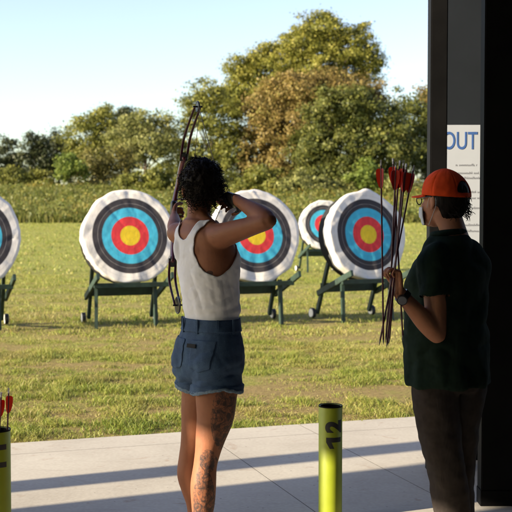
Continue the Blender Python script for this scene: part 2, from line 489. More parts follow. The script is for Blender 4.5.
def tree(name, label, cat, D, lobes, pal, dens=1.0, leaf=.16, base_px=None, clump=.75, ground_D=None, seed=1):
    r = np.random.default_rng(seed)
    cx = base_px if base_px is not None else sum(l[0]*l[2] for l in lobes)/sum(l[2] for l in lobes)
    b = P(cx, 200, D); b.z = gz(b.x, D)-.05
    root = empty(name, b); tag(root, label, cat, TG)
    sc = F/D
    xs, ys_, zs, nn = [], [], [], []
    bmT = bmesh.new()
    cents = []
    for (px, py, rx, ry) in lobes:
        c = P(px, py, D); Rx, Rz = rx/sc, ry/sc; Ry = Rx*.9
        c.y += r.uniform(-.25, .25)*Rx; cents.append((c, Rx, Rz))
        area = (Rx*Rz+Rx*Ry+Ry*Rz)/3*4*pi
        nc = max(6, int(area*.75*dens/clump**2*.55))
        d = r.normal(size=(nc, 3)); d /= np.linalg.norm(d, axis=1)[:, None]
        rad = 1-.55*r.random(nc)**1.6
        rad *= 1+.15*r.normal(size=nc)+.10*(r.random(nc) < .12)
        # camera never sees the far side's inside: keep it, but thinner
        C = np.array(c)[None]+d*rad[:, None]*np.array([Rx, Ry, Rz])[None]
        per = int(58*dens*(clump/.30))
        k = np.repeat(np.arange(nc), per)
        csz = clump*(.5+.8*r.random(nc))
        off = r.normal(size=(len(k), 3))*np.array([1, 1, .62])*csz[k][:, None]*.62
        p = C[k]+off; nrm = d[k]+np.array([0, 0, .35])
        xs.append(p[:, 0]); ys_.append(p[:, 1]); zs.append(p[:, 2]); nn.append(nrm)
    X, Y, Z = map(np.concatenate, (xs, ys_, zs)); nn = np.concatenate(nn)
    ok = Z > b.z+.1; X, Y, Z, nn = X[ok], Y[ok], Z[ok], nn[ok]
    nn /= np.linalg.norm(nn, axis=1)[:, None]
    quads('crown', X, Y, Z, leaf, PAL[pal], root, seed, .2, tuple(b), nn)
    # trunk, limbs to every lobe
    hgt = max(c.z for c, _, _ in cents)-b.z
    rt = .022*hgt
    top = Vector((0, 0, hgt*.55))
    limb(bmT, [(0, 0, -.1, rt*1.4), (.1, 0, hgt*.15, rt), (-.1, .1, hgt*.38, rt*.75), (top.x, top.y, top.z, rt*.5)], n=10, sub=3)
    for c, Rx, Rz in cents:
        q = c-b; st = Vector((0, 0, min(hgt*.35, max(.3, q.z*.5)))); mid = st.lerp(q, .5)+Vector((0, 0, -.08*Rz))
        limb(bmT, [(*st, rt*.5), (*mid, rt*.32), (*q, rt*.14)], n=8, sub=3)
        for _ in range(3):
            e = q+Vector((r.uniform(-.8, .8)*Rx, r.uniform(-.8, .8)*Rx, r.uniform(-.2, .8)*Rz))
            limb(bmT, [(*mid, rt*.2), (*((mid+e)/2+Vector((0, 0, .3))), rt*.12), (*e, rt*.05)], n=6, sub=2)
    from_bm('trunk', bmT, bark, root, smooth=True)
    return root
tree('pine_tree', 'dark pine at the far left edge of the tree line', 'tree', 125, [(8, 150, 12, 14), (3, 168, 16, 14), (20, 172, 10, 12)], 'pine', seed=1, clump=.6, base_px=8)
tree('pine_tree', 'rounded dark pine with a pale gap through it, second from the left', 'tree', 122, [(36, 141, 12, 10), (30, 158, 12, 10), (45, 160, 13, 13), (37, 174, 11, 8)], 'pine', seed=2, clump=.6)
tree('pine_tree', 'narrow dark pine rising left of the olive trees', 'tree', 127, [(57, 140, 11, 9), (58, 155, 13, 12), (62, 172, 14, 12)], 'pine', seed=3, clump=.6)
tree('leafy_tree', 'olive green tree left of the pale tree, its domed top highest on that side', 'tree', 122, [(104, 116, 14, 11), (86, 127, 16, 13), (112, 134, 20, 17), (80, 148, 18, 18), (100, 160, 22, 22)], 'olive', seed=4)
tree('pine_tree', 'dark pointed pine tip poking up behind the pale green tree', 'tree', 132, [(128, 112, 8, 7), (121, 119, 7, 7), (128, 128, 14, 12), (130, 150, 16, 20)], 'pine', seed=5, clump=.6)
tree('leafy_tree', 'pale silvery green tree with a broad ragged top left of the bow', 'tree', 114, [(140, 124, 18, 14), (160, 128, 14, 14), (124, 138, 18, 15), (148, 145, 24, 18), (163, 148, 14, 18)], 'pale', seed=6)
tree('leafy_tree', 'low brownish olive tree in front of the pale tree', 'tree', 106, [(98, 160, 16, 18), (118, 168, 18, 20), (88, 175, 13, 14), (108, 182, 18, 14)], 'tan', seed=7, dens=.9)
tree('leafy_tree', 'dark green tree between the pale tree and the bow', 'tree', 120, [(180, 138, 12, 12), (176, 158, 16, 18), (190, 170, 18, 20)], 'deep', seed=8)
tree('leafy_tree', 'olive tree directly behind the raised bow and hair of the archer', 'tree', 114, [(208, 96, 17, 17), (196, 104, 11, 13), (197, 122, 14, 18), (222, 122, 18, 22), (205, 150, 22, 22), (232, 150, 20, 24), (215, 178, 26, 18)], 'olive', seed=9)
tree('leafy_tree', 'tallest tree, yellow green, towering above the brown tree', 'tree', 128, [(328, 30, 24, 20), (352, 44, 22, 22), (368, 66, 18, 20), (300, 46, 22, 19), (284, 62, 24, 20), (263, 52, 10, 10), (252, 70, 16, 16), (330, 66, 32, 26), (240, 92, 16, 20), (262, 92, 22, 20), (300, 86, 34, 24), (238, 72, 13, 14), (228, 98, 16, 18)], 'tall', seed=10, dens=1.15)
tree('leafy_tree', 'broad rusty brown autumn tree in the middle of the group', 'tree', 114, [(300, 88, 34, 16), (340, 92, 34, 18), (370, 98, 16, 16), (272, 104, 26, 22), (262, 130, 24, 26), (300, 120, 34, 24), (278, 158, 30, 24), (250, 160, 16, 22)], 'autumn', seed=11, dens=1.1)
tree('leafy_tree', 'dense deep green tree in front of the brown one', 'tree', 104, [(350, 104, 30, 18), (330, 122, 28, 20), (380, 122, 30, 22), (310, 146, 24, 20), (350, 150, 38, 26), (395, 150, 28, 26), (325, 172, 34, 18), (375, 178, 40, 18)], 'deep', seed=12, dens=1.15)
tree('leafy_tree', 'green tree beside the black post at the right end of the tree line', 'tree', 110, [(412, 118, 18, 26), (430, 125, 20, 24), (420, 152, 26, 26), (440, 160, 26, 28)], 'deep', seed=13)
tree('leafy_tree', 'orange leaved treetop showing just left of the black post', 'tree', 122, [(428, 92, 10, 8), (436, 102, 14, 14), (440, 125, 16, 20)], 'autumn', seed=14)
tree('sapling', 'bright green young tree at the meadow edge below the pines', 'sapling', 102, [(70, 160, 9, 9), (64, 172, 10, 10), (80, 170, 8, 10)], 'bright', seed=15, leaf=.15, clump=.45)
tree('bush', 'yellow green bush beneath the deep green tree near the red arrows', 'bush', 97, [(366, 168, 10, 9), (360, 180, 13, 11), (374, 182, 11, 10)], 'bright', seed=16, leaf=.15, clump=.4)
tree('bush', 'leafy bush above the third target, left of the small far target', 'bush', 97, [(262, 176, 15, 12), (250, 186, 12, 10), (275, 186, 13, 9)], 'olive', seed=17, leaf=.15, clump=.4)
tree('bush', 'pale bush above the small far target', 'bush', 96, [(300, 182, 15, 10), (318, 185, 13, 9), (288, 188, 9, 7)], 'pale', seed=18, leaf=.14, clump=.4)
tree('bush', 'scrubby bush left of the bow beyond the second target', 'bush', 98, [(158, 178, 13, 14), (172, 184, 10, 12)], 'olive', seed=19, leaf=.15, clump=.4)
tree('bush', 'low pale shrub behind the cap and arrows', 'bush', 96, [(398, 184, 13, 11), (414, 190, 12, 9)], 'pale', seed=20, leaf=.14, clump=.4)

tree('bush', 'low scrub at the meadow edge right of the bright sapling', 'bush', 100, [(140, 182, 16, 10), (124, 184, 10, 9)], 'olive', seed=21, leaf=.14, clump=.4)
tree('bush', 'dark scrub between the bow and the brown tree', 'bush', 101, [(205, 186, 16, 12), (228, 184, 14, 12)], 'deep', seed=22, leaf=.14, clump=.4)
tree('bush', 'pale scrub under the deep green tree, above the near right target', 'bush', 97, [(338, 188, 12, 9), (350, 192, 10, 8)], 'pale', seed=23, leaf=.14, clump=.4)
tree('bush', 'dark scrub at the foot of the leftmost pines', 'bush', 104, [(15, 178, 16, 10), (42, 180, 16, 9)], 'olive', seed=24, leaf=.14, clump=.4)
# ------------------------------------------------------------------ shelter
def rect_post(name, c, s, label, mat=black_paint, cat='post', rz=AL, group=None, base=True):
    root = empty(name, (c[0], c[1], 0), rz); tag(root, label, cat, group)
    bm = bmesh.new(); box(bm, (0, 0, s[2]/2), s, None, .006); from_bm('shaft', bm, mat, root)
    if base:
        bm = bmesh.new(); box(bm, (0, 0, .008), (s[0]+.09, s[1]+.09, .016), None, .003)
        for sx in (-1, 1):
            for sy in (-1, 1): cyl(bm, (sx*(s[0]/2+.025), sy*(s[1]/2+.025), .01), (sx*(s[0]/2+.025), sy*(s[1]/2+.025), .035), .01, 6)
        from_bm('base_plate', bm, mat, root)
    return root
RH = 3.45
pc = P(436, 300, 6.12)
rect_post('steel_post', (pc.x, pc.y), (.095, .12, RH), 'slim black square post left of the poster, beside the treetops', rz=0, base=False)
# near dark pier at the right edge of the photograph
pn = P(482, 300, 5.25)
root = empty('pier', (pn.x+.325, 5.40, 0), 0); tag(root, 'wide black clad pier filling the right edge beside the poster', 'pier')
bm = bmesh.new(); box(bm, (0, 0, RH/2), (.60, .10, RH), None, .005); from_bm('cladding', bm, black_paint, root)
bm = bmesh.new(); box(bm, (0, 0, .05), (.606, .106, .10), None, .003); from_bm('skirting', bm, black_paint, root)
# wall panel with the poster
wl = P(440, 200, 6.35)
root = empty('wall_panel', (wl.x+.62, 6.40, 0)); tag(root, 'charcoal wall panel behind the poster, between the two black uprights', 'wall')
bm = bmesh.new(); box(bm, (0, 0, RH/2), (1.24, .07, RH), None, .003); from_bm('sheet', bm, panel_m, root)
bm = bmesh.new(); box(bm, (0, -.041, .06), (1.23, .012, .12), None, .002); from_bm('skirting', bm, black_paint, root)
# roof, out of the picture overhead, open towards the sun side and the field
archer_xy = Vector((-.195, 4.4, 0)); dh = Vector((cos(radians(SUN_A)), sin(radians(SUN_A)), 0)); ph = Vector((-dh.y, dh.x, 0))
reach = (RH-.56)/math.tan(radians(SUN_E))
left_u = (archer_xy-dh*reach).dot(U)
vf = 4.75
bm = bmesh.new(); box(bm, uv((left_u+12)/2, (vf-5)/2, RH+.09), (12-left_u, vf+5, .14), Matrix.Rotation(AL, 3, 'Z'), .004)
root = empty('shelter_roof', (0, 0, RH+.02)); tag(root, 'dark flat roof sheltering the shooting line', 'roof')
o = from_bm('deck', bm, panel_m, root); o.location = (0, 0, -RH-.02)
bm = bmesh.new()
for k in range(6):
    uu = left_u+1+k*3.0
    if uu < 11.5: beam(bm, uv(uu, -4.8, RH-.07-RH-.02+.02), uv(uu, vf-.1, RH-.07-RH-.02+.02), .1, .16)
from_bm('rafters', bm, black_paint, root)
# post inferred from its shadow; unseen pier and second post added to block sun
def at_dp(dist, p): return archer_xy-dh*dist+ph*(p-archer_xy.dot(ph))
q = at_dp(5.2, 5.77); rect_post('steel_post', (q.x, q.y), (.24, .24, RH), 'square black post at the sunny left end of the shelter', rz=radians(SUN_A))
q = at_dp(6.0, 4.945); rect_post('pier', (q.x, q.y), (.25, .79, RH), 'unseen broad black pier added at the sunny left end to block the sun', cat='pier', rz=radians(SUN_A), base=False)  # added to shade the near pavement and one side of the tube
q = at_dp(6.0, 4.27); rect_post('steel_post', (q.x, q.y), (.2, .24, RH), 'unseen black post added beside the broad pier to block the sun', rz=radians(SUN_A))  # added to keep the sun off the archer's left leg
# unseen walls added to block sky light and darken the shelter's inside
root = empty('sky_block_wall', uv(4, -4.6)); tag(root, 'unseen charcoal wall added behind the shooting line to block sky light', 'wall')
root.rotation_euler = (0, 0, AL)
bm = bmesh.new(); box(bm, (0, 0, RH/2), (15, .12, RH-.02), None, .004); from_bm('cladding', bm, panel_m, root)
bm = bmesh.new(); box(bm, (0, .066, .06), (15, .012, .12), None, .002); from_bm('skirting', bm, black_paint, root)
lw_u = left_u+.2  # added wall keeps out sky light from the rear left
root = empty('sky_block_wall', uv(lw_u, -.9)); tag(root, 'unseen charcoal wall added at the rear of the left end to block sky light', 'wall')
root.rotation_euler = (0, 0, AL+pi/2)
bm = bmesh.new(); box(bm, (0, 0, RH/2), (7.2, .12, RH-.02), None, .004); from_bm('cladding', bm, panel_m, root)
bm = bmesh.new(); box(bm, (0, -.066, .06), (7.2, .012, .12), None, .002); from_bm('skirting', bm, black_paint, root)
root = empty('sky_block_wall', uv(3.2, -.2)); tag(root, 'unseen charcoal wall added at the right end to block sky light', 'wall')
root.rotation_euler = (0, 0, AL+pi/2)
bm = bmesh.new(); box(bm, (0, 0, RH/2), (8.6, .12, RH-.02), None, .004); from_bm('cladding', bm, panel_m, root)
bm = bmesh.new(); box(bm, (0, .066, .06), (8.6, .012, .12), None, .002); from_bm('skirting', bm, black_paint, root)

# poster
pp0 = P(441, 125, 6.352); pp1 = P(500, 245, 6.352)
root = empty('poster', ((pp0.x+pp1.x)/2, 6.352, pp1.z)); tag(root, 'white poster with blue capital letters on the charcoal wall panel', 'poster')
W_, H_ = pp1.x-pp0.x, pp0.z-pp1.z
bm = bmesh.new(); box(bm, (0, 0, H_/2), (W_, .012, H_), None, .001); from_bm('sheet', bm, white_paper, root)
ink_blue = simple('blue_ink', (.035, .09, .27), .5, .05, 20, 0); ink_grey = simple('grey_ink', (.16, .17, .20), .6, .05, 20, 0)
black_ink = simple('black_vinyl', (.008, .008, .008), .45, .1, 20, 0)
def text_mesh(s, size, offset=0, extr=0):
    cu = bpy.data.curves.new('t', 'FONT'); cu.body = s; cu.size = size; cu.offset = offset; cu.extrude = extr; cu.resolution_u = 6
    o = bpy.data.objects.new('t', cu); COL.objects.link(o)
    dg = bpy.context.evaluated_depsgraph_get(); dg.update()
    me = bpy.data.meshes.new_from_object(o.evaluated_get(dg))
    bpy.data.objects.remove(o); bpy.data.curves.remove(cu)
    b = bmesh.new(); b.from_mesh(me); bpy.data.meshes.remove(me); return b
b = text_mesh('OUT T', .145, .001, .001)
x0 = P(446, 140, 6.34).x-root.location.x; z0 = P(446, 149, 6.34).z-root.location.z
minx = min(v.co.x for v in b.verts)
M = Matrix.Translation((x0-minx*.7-.018, -.0066, z0)) @ Matrix.Rotation(pi/2, 4, 'X') @ Matrix.Diagonal((.67, 1, 1, 1))
bmesh.ops.transform(b, matrix=M, verts=b.verts); from_bm('heading', b, ink_blue, root)
# rows of print too small to read in the photograph: word-length rows of tiny strokes
bm = bmesh.new(); rr = random.Random(4)
for row, (py, a0, a1) in enumerate([(166, 456, 477), (174, 456, 492), (179, 456, 480), (193, 456, 482), (199, 456, 492), (209, 456, 484), (215, 456, 470), (226, 456, 490), (232, 456, 482)]):
    x = P(a0, py, 6.34).x-root.location.x; xe = P(a1, py, 6.34).x-root.location.x; z = P(a0, py, 6.34).z-root.location.z
    xe = min(xe, W_/2-.02)
    bm = bmesh.new()
    while x < xe:
        if rr.random() < .14: x += .007; continue
        hh = rr.choice([.009, .009, .009, .014]); wd_ = .0022
        box(bm, (x, -.0064, z+hh/2), (wd_, .001, hh)); box(bm, (x+.0028, -.0064, z+rr.choice([.001, .0045, .008])), (.0036, .001, .002)); x += .0062
    from_bm('print_line', bm, ink_grey, root)

# ------------------------------------------------------------------ numbered tubes
tube_m = N('lime_painted_tube'); co = tube_m.coord()
f = tube_m.noise(co, 6, 6)
tc = tube_m.ramp(f, [(.3, (.24, .29, .010)), (.7, (.29, .34, .015))])
mpt = tube_m.n('ShaderNodeMapping'); mpt.inputs['Scale'].default_value = (3, 3, .6); tube_m.l(co, mpt.inputs[0])
sc_ = tube_m.ramp(tube_m.noise(mpt.outputs[0], 14, 8, .75, .5), [(.60, (0, 0, 0)), (.70, (1, 1, 1))])
tube_m.base(tube_m.mix(tube_m.math('MULTIPLY', sc_, .45), tc, (.16, .17, .03))); tube_m.set(Roughness=.5)
tube_m.bump(tube_m.noise(co, 60), .03, .001); tube_m = tube_m.m
fletch_red = leaf_mat('red_vanes', [(.75, .04, .02), (.85, .07, .02)], .3)
fletch_dk = simple('dark_red_vane', (.35, .02, .02), .5)
shaft_m = simple('purple_arrow_shaft', (.085, .018, .045), .35, .2, 60, 0)
nock_m = simple('pale_nock', (.5, .5, .55), .4, .05, 50, 0)
def make_arrow():
    """an arrow standing on its point, nock up, 0.74 m long"""
    root = empty('arrow', (0, 0, 0))
    bm = bmesh.new(); cyl(bm, (0, 0, .02), (0, 0, .72), .0036, 10); from_bm('shaft', bm, shaft_m, root, smooth=True, sharp=40)
    bm = bmesh.new(); cyl(bm, (0, 0, 0), (0, 0, .022), .0005, 10, .0038); from_bm('point', bm, steel, root, smooth=True, sharp=40)
    bm = bmesh.new(); cyl(bm, (0, 0, .718), (0, 0, .728), .0038, 10); box(bm, (-.0025, 0, .734), (.0015, .006, .014)); box(bm, (.0025, 0, .734), (.0015, .006, .014))
    from_bm('nock', bm, nock_m, root)
    for k in range(3):
        a = 2*pi*k/3+.4; d = Vector((cos(a), sin(a), 0)); t = Vector((-sin(a), cos(a), 0))
        bm = bmesh.new()
        prof = [(.625, .0), (.636, .008), (.655, .014), (.68, .0175), (.70, .017), (.706, .010), (.706, 0)]
        for s in (-.0006, .0006): pass
        A = [bm.verts.new(d*(.003+r)+t*(-.0006)+Vector((0, 0, z))) for z, r in prof]
        B = [bm.verts.new(d*(.003+r)+t*(.0006)+Vector((0, 0, z))) for z, r in prof]
        bm.faces.new(A); bm.faces.new(B[::-1])
        for i in range(len(A)): bm.faces.new((A[i], A[(i+1) % len(A)], B[(i+1) % len(A)], B[i]))
        from_bm('vane', bm, fletch_red if k else fletch_dk, root)
    return root
arrow_proto = make_arrow(); used = [False]
def place_arrow(foot, top, label, group, spin=0.):
    global used
    o = arrow_proto if not used[0] else copy_tree(arrow_proto); used[0] = True
    f_, t_ = Vector(foot), Vector(top); d = (t_-f_).normalized()
    o.location = f_; o.scale = (1, 1, 1); o.rotation_mode = 'QUATERNION'
    from mathutils import Quaternion
    o.rotation_quaternion = d.to_track_quat('Z', 'Y') @ Quaternion((0, 0, 1), spin)
    tag(o, label, 'arrow', group); return o
def quiver_tube(px, D, top_py, txt, label, theta):
    c = P(px, top_py, D); h = c.z; R = .0565
    root = empty('arrow_tube', (c.x, c.y, 0)); tag(root, label, 'tube', 'yellow numbered arrow tubes on the shooting line')
    bm = bmesh.new(); n = 64
    prof = [(R, .012), (R, h-.003), (R-.002, h), (R-.006, h), (R-.008, h-.003), (R-.008, .03)]
    rings(bm, [[Vector((r*cos(2*pi*k/n), r*sin(2*pi*k/n), z)) for k in range(n)] for r, z in prof], False)
    from_bm('tube', bm, tube_m, root, smooth=True, sharp=35)
    bm = bmesh.new(); cyl(bm, (0, 0, h-.004), (0, 0, h+.0025), R+.0012, 48, caps=False); cyl(bm, (0, 0, h+.0025), (0, 0, h-.002), R+.0012, 48, R-.0085, caps=False)
    cyl(bm, (0, 0, h-.002), (0, 0, .03), R-.0085, 48, caps=False)
    from_bm('black_liner', bm, black_paint, root, smooth=True, sharp=35)
    bm = bmesh.new(); cyl(bm, (0, 0, 0), (0, 0, .014), .11, 40); cyl(bm, (0, 0, .014), (0, 0, .03), R+.008, 40); from_bm('foot', bm, black_paint, root)
    # number runs up the tube, wrapped round it
    top = h-(13/(F/D)); z_end = top
    for ch in reversed(txt):
        if ch == '1':
            b = bmesh.new(); q_ = [b.verts.new((x, y, 0)) for x, y in ((0, 0), (.023, 0), (.023, .078), (0, .078), (0, .052), (-.030, .038), (-.030, .060))]
            b.faces.new((q_[0], q_[1], q_[2], q_[3], q_[4])); b.faces.new((q_[5], q_[4], q_[3], q_[6]))
        else:
            b = text_mesh(ch, .110, .0062)
        for _ in range(4):
            long_e = [e for e in b.edges if e.calc_length() > .010]
            if long_e: bmesh.ops.subdivide_edges(b, edges=long_e, cuts=1); bmesh.ops.triangulate(b, faces=b.faces)
        mx = max(v.co.x for v in b.verts); mn = min(v.co.x for v in b.verts); my = (max(v.co.y for v in b.verts)+min(v.co.y for v in b.verts))/2
        for v in b.verts:
            z = z_end-(mx-v.co.x); a = theta+(my-v.co.y)/(-(R+.0012))*-1
            v.co = Vector(((R+.0012)*cos(a), (R+.0012)*sin(a), z))
        z_end -= (mx-mn)+.022
        from_bm('digit', b, black_ink, root)
    return root, c
tb12, c12 = quiver_tube(330.5, 5.15, 405.5, '12', 'yellow green tube numbered 12 right of the archer', radians(-76))
tb11, c11 = quiver_tube(-3, 4.6, 429.5, '11', 'yellow green tube numbered 11 at the left edge, holding arrows', radians(-74))
ga = 'arrows standing in the tube at the left edge'
fx = F/4.6
place_arrow((c11.x+.025, c11.y, .03), P(8.5, 395, 4.6)+Vector((0, .0, 0)), 'red vaned arrow standing right of its neighbour in the left edge tube', ga, .3).scale = (.95,)*3
place_arrow((c11.x-.02, c11.y+.01, .02), P(1, 399, 4.6), 'red vaned arrow cut by the left edge of the photograph', ga, 1.1).scale = (.94,)*3

# ------------------------------------------------------------------ targets
def cover_mat():
    m = N('printed_target_cover'); co = m.coord()
    sp = m.n('ShaderNodeSeparateXYZ'); m.l(co, sp.inputs[0])
    # polar distance in the cover's own plane (x,z), with a slight print wobble
    wob = m.noise(co, 5, 3)
    r = m.math('SQRT', m.math('ADD', m.math('MULTIPLY', sp.outputs[0], sp.outputs[0]), m.math('MULTIPLY', sp.outputs[2], sp.outputs[2])))
    r = m.math('ADD', r, m.math('MULTIPLY', m.math('SUBTRACT', wob, .5), .006))
    k = .0605
    Y, R_, B_, K, Wh = (.72, .52, .03), (.62, .045, .055), (.06, .42, .62), (.045, .042, .05), (.70, .68, .66)
    bands = m.ramp(m.math('DIVIDE', r, 10*k), [(0, Y), (.212, R_), (.408, B_), (.606, K), (.815, Wh)], 'CONSTANT')
    # printed ring lines
    fr = m.math('FRACT', m.math('ADD', m.math('DIVIDE', r, k), .5))
    ln = m.math('LESS_THAN', m.math('ABSOLUTE', m.math('SUBTRACT', fr, .5)), .022)
    inw = m.math('LESS_THAN', r, 9.7*k)
    inblack = m.math('MULTIPLY', m.math('GREATER_THAN', r, 6.4*k), m.math('LESS_THAN', r, 7.6*k))
    dark = m.math('MULTIPLY', m.math('MULTIPLY', ln, inw), m.math('SUBTRACT', 1, inblack))
    c = m.mix(m.math('MULTIPLY', dark, .45), bands, (.10, .09, .10))
    c = m.mix(m.math('MULTIPLY', m.math('MULTIPLY', ln, inblack), .7), c, (.55, .53, .52))
    # only the front carries the print
    front = m.math('LESS_THAN', sp.outputs[1], .012)
    c = m.mix(front, (.68, .66, .64), c)
    dirt = m.ramp(m.noise(co, 3, 6, .7), [(.35, (.80, .78, .75)), (.7, (1, 1, 1))])
    c = m.mix(1, c, dirt, 'MULTIPLY')
    # small arrow holes
    vo = m.n('ShaderNodeTexVoronoi', Scale=34); m.l(co, vo.inputs['Vector'])
    hole = m.math('MULTIPLY', m.math('LESS_THAN', vo.outputs['Distance'], .10), m.math('GREATER_THAN', m.noise(co, 9, 2), .56))
    c = m.mix(m.math('MULTIPLY', hole, .6), c, (.05, .04, .04))
    m.base(c); m.set(Roughness=.8); m.b.inputs['Specular IOR Level'].default_value = .2
    m.bump(m.noise(co, 9, 6, .6), .25, .02)
    return m.m
cover_m = cover_mat()
def make_target(seed):
    root = empty('archery_target', (0, 0, 0))
    tilt = radians(11); CZ = 1.185; Rr = .60; T = .34
    M = Matrix.Translation((0, -.02, CZ)) @ Matrix.Rotation(-tilt, 4, 'X')     # local y- is the front, leaning back
    # foam butt: layered drum
    bm = bmesh.new(); n = 72
    prof = [(.01, .01), (Rr-.03, .01), (Rr-.012, .03)]
    y = .03
    while y < T-.02: prof += [(Rr-.010, y+.004), (Rr-.002, y+.012), (Rr-.002, y+.026), (Rr-.010, y+.034)]; y += .038
    prof += [(Rr-.03, T), (.01, T)]
    rings(bm, [[Vector((r*cos(2*pi*k/n), yy, r*sin(2*pi*k/n))) for k in range(n)] for r, yy in prof])
    bt = from_bm('foam_butt', bm, foam_m, root, smooth=True, sharp=30); bt.matrix_local = M
    # cloth cover stretched on the front, wrapped unevenly round the edge
    bm = bmesh.new(); nr, na = 34, 144
    V = []
    rs = random.Random(seed); ph_ = rs.random()*10
    creases = []
    for _ in range(11):
        an_ = rs.uniform(.3, 1.3) if rs.random() < .7 else rs.uniform(-1, 3); creases.append((cos(an_), sin(an_), rs.uniform(-.5, .5), rs.uniform(.008, .03), rs.choice([-1, 1])*rs.uniform(.003, .009)))
    corners = [rs.uniform(0, 2*pi) for _ in range(6)]
    wrap = [.05+.05*noise.noise(Vector((cos(2*pi*k/na)*1.3+ph_, sin(2*pi*k/na)*1.3, 3)))+ (.11*max(0, -cos(2*pi*k/na))**.5) + (.04 if sin(2*pi*k/na) < -.4 else 0)+.006*sin(k*.9+ph_) for k in range(na)]
    for i in range(nr):
        t = i/(nr-1); row = []
        for k in range(na):
            a = 2*pi*k/na; ca, sa = cos(a), sin(a)
            Ro = Rr+.008+.020*noise.noise(Vector((ca*1.7, sa*1.7, ph_)))+.006*noise.noise(Vector((ca*6, sa*6, ph_)))+(.022*max(0, noise.noise(Vector((ca*3+5, sa*3, ph_+4)))))
            Ro += .013*sum(max(0, cos(a-q_))**60 for q_ in corners)
            if t < .8:
                r = Ro*(t/.8)*.985+.0005; yy = 0
                f = (r/Ro)
                # tension folds running from the rim inwards, stronger below
                pl = .010*f**2*noise.noise(Vector((a*3.5+ph_, r*2.2, 0)))+.009*max(0, f-.7)/.3*noise.noise(Vector((a*5+2*noise.noise(Vector((a*2, ph_, 1))), r*3, ph_)))*(1.5 if sa < 0 else .5)
                for (na_, nb2, nc_, wd2, am_) in creases:
                    dl = r*ca*na_+r*sa*nb2-nc_; pl += am_*math.exp(-(dl/wd2)**2)*max(0, f-.15)
                yy = -.004+pl-.018*(1-f*f)*.3
                if sa < 0: yy += .010*sin((ca*3.0+sa*4.2)*3+ph_)*max(0, f-.25)*(-sa)
            else:
                s = (t-.8)/.2; g = min(1, s*2)
                r = Ro*(.985+.022*sin(g*pi/2)); yy = .0+s*s*max(.03, wrap[k])+.004
                r += .012*s*noise.noise(Vector((a*9, s*2, ph_)))-.012*s*s
            row.append(bm.verts.new((r*ca, yy, r*sa)))
        V.append(row)
    for i in range(nr-1):
        for k in range(na): bm.faces.new((V[i][k], V[i][(k+1) % na], V[i+1][(k+1) % na], V[i+1][k]))
    bmesh.ops.remove_doubles(bm, verts=V[0], dist=.002)
    cv = from_bm('printed_cover', bm, cover_m, root, smooth=True); cv.matrix_local = M @ Matrix.Translation((0, -.006, 0))
    md = cv.modifiers.new('t', 'SOLIDIFY'); md.thickness = .004; md.offset = -1
    # stand
    for x in (-.47, .31):
        bm = bmesh.new(); beam(bm, (x, -.15, 0), (x*.98, -.10, .60), .044, .060); from_bm('leg', bm, green_wood, root)
    for x in (-.43, .43):
        bm = bmesh.new(); beam(bm, (x, .62, .07), (x, .22, 1.02), .044, .060); from_bm('leg', bm, green_wood, root)
    for x in (-.49, .47):
        bm = bmesh.new(); beam(bm, (x, -.40, .69), (x, .50, .36), .038, .080); from_bm('side_rail', bm, green_wood, root)
    bm = bmesh.new(); beam(bm, (-.50, -.16, .555), (.48, -.16, .555), .05, .060); from_bm('shelf', bm, green_wood, root)
    bm = bmesh.new(); beam(bm, (-.46, .47, .44), (.46, .47, .44), .035, .13); from_bm('cross_board', bm, green_wood, root)
    bm = bmesh.new(); beam(bm, (-.46, .30, .86), (.46, .30, .86), .035, .09); from_bm('cross_board', bm, green_wood, root)
    for x in (-.495, .495):
        bm = bmesh.new(); cyl(bm, (x-.022, .64, .075), (x+.022, .64, .075), .072, 28); wh = from_bm('wheel', bm, rubber, root, smooth=True, sharp=35)
        bm = bmesh.new(); cyl(bm, (x-.026, .64, .075), (x+.026, .64, .075), .060, 24); from_bm('hub', bm, white_plastic, wh, smooth=True, sharp=35)
    return root, M
TGR = 'archery targets on the field'
def put_target(seed, px, py, D, rz, label):
    root, M = make_target(seed)
    tag(root, label, 'target', TGR)
    root.rotation_euler = (0, 0, rz)
    c = P(px, py, D); off = Matrix.Rotation(rz, 3, 'Z') @ M.translation
    root.location = (c.x-off.x, c.y-off.y, c.z-off.z if D > 20 else 0)
    z = gz(root.location.x, root.location.y); root.location.z = z if D > 20 else 0
    return root
put_target(1, -28, 236, 13.55, radians(20), 'leftmost target, mostly cut off by the left edge of the photograph')
put_target(2, 130, 237, 14.05, radians(19), 'whole white edged target left of the archer')
put_target(3, 256, 238, 14.3, radians(20), 'target half hidden by the drawn arm of the archer')
put_target(4, 368, 234, 14.85, radians(27), 'target just left of the held arrows, black foam side showing')
put_target(5, 324, 223, 27, radians(16), 'small far target peeking out between two nearer ones')

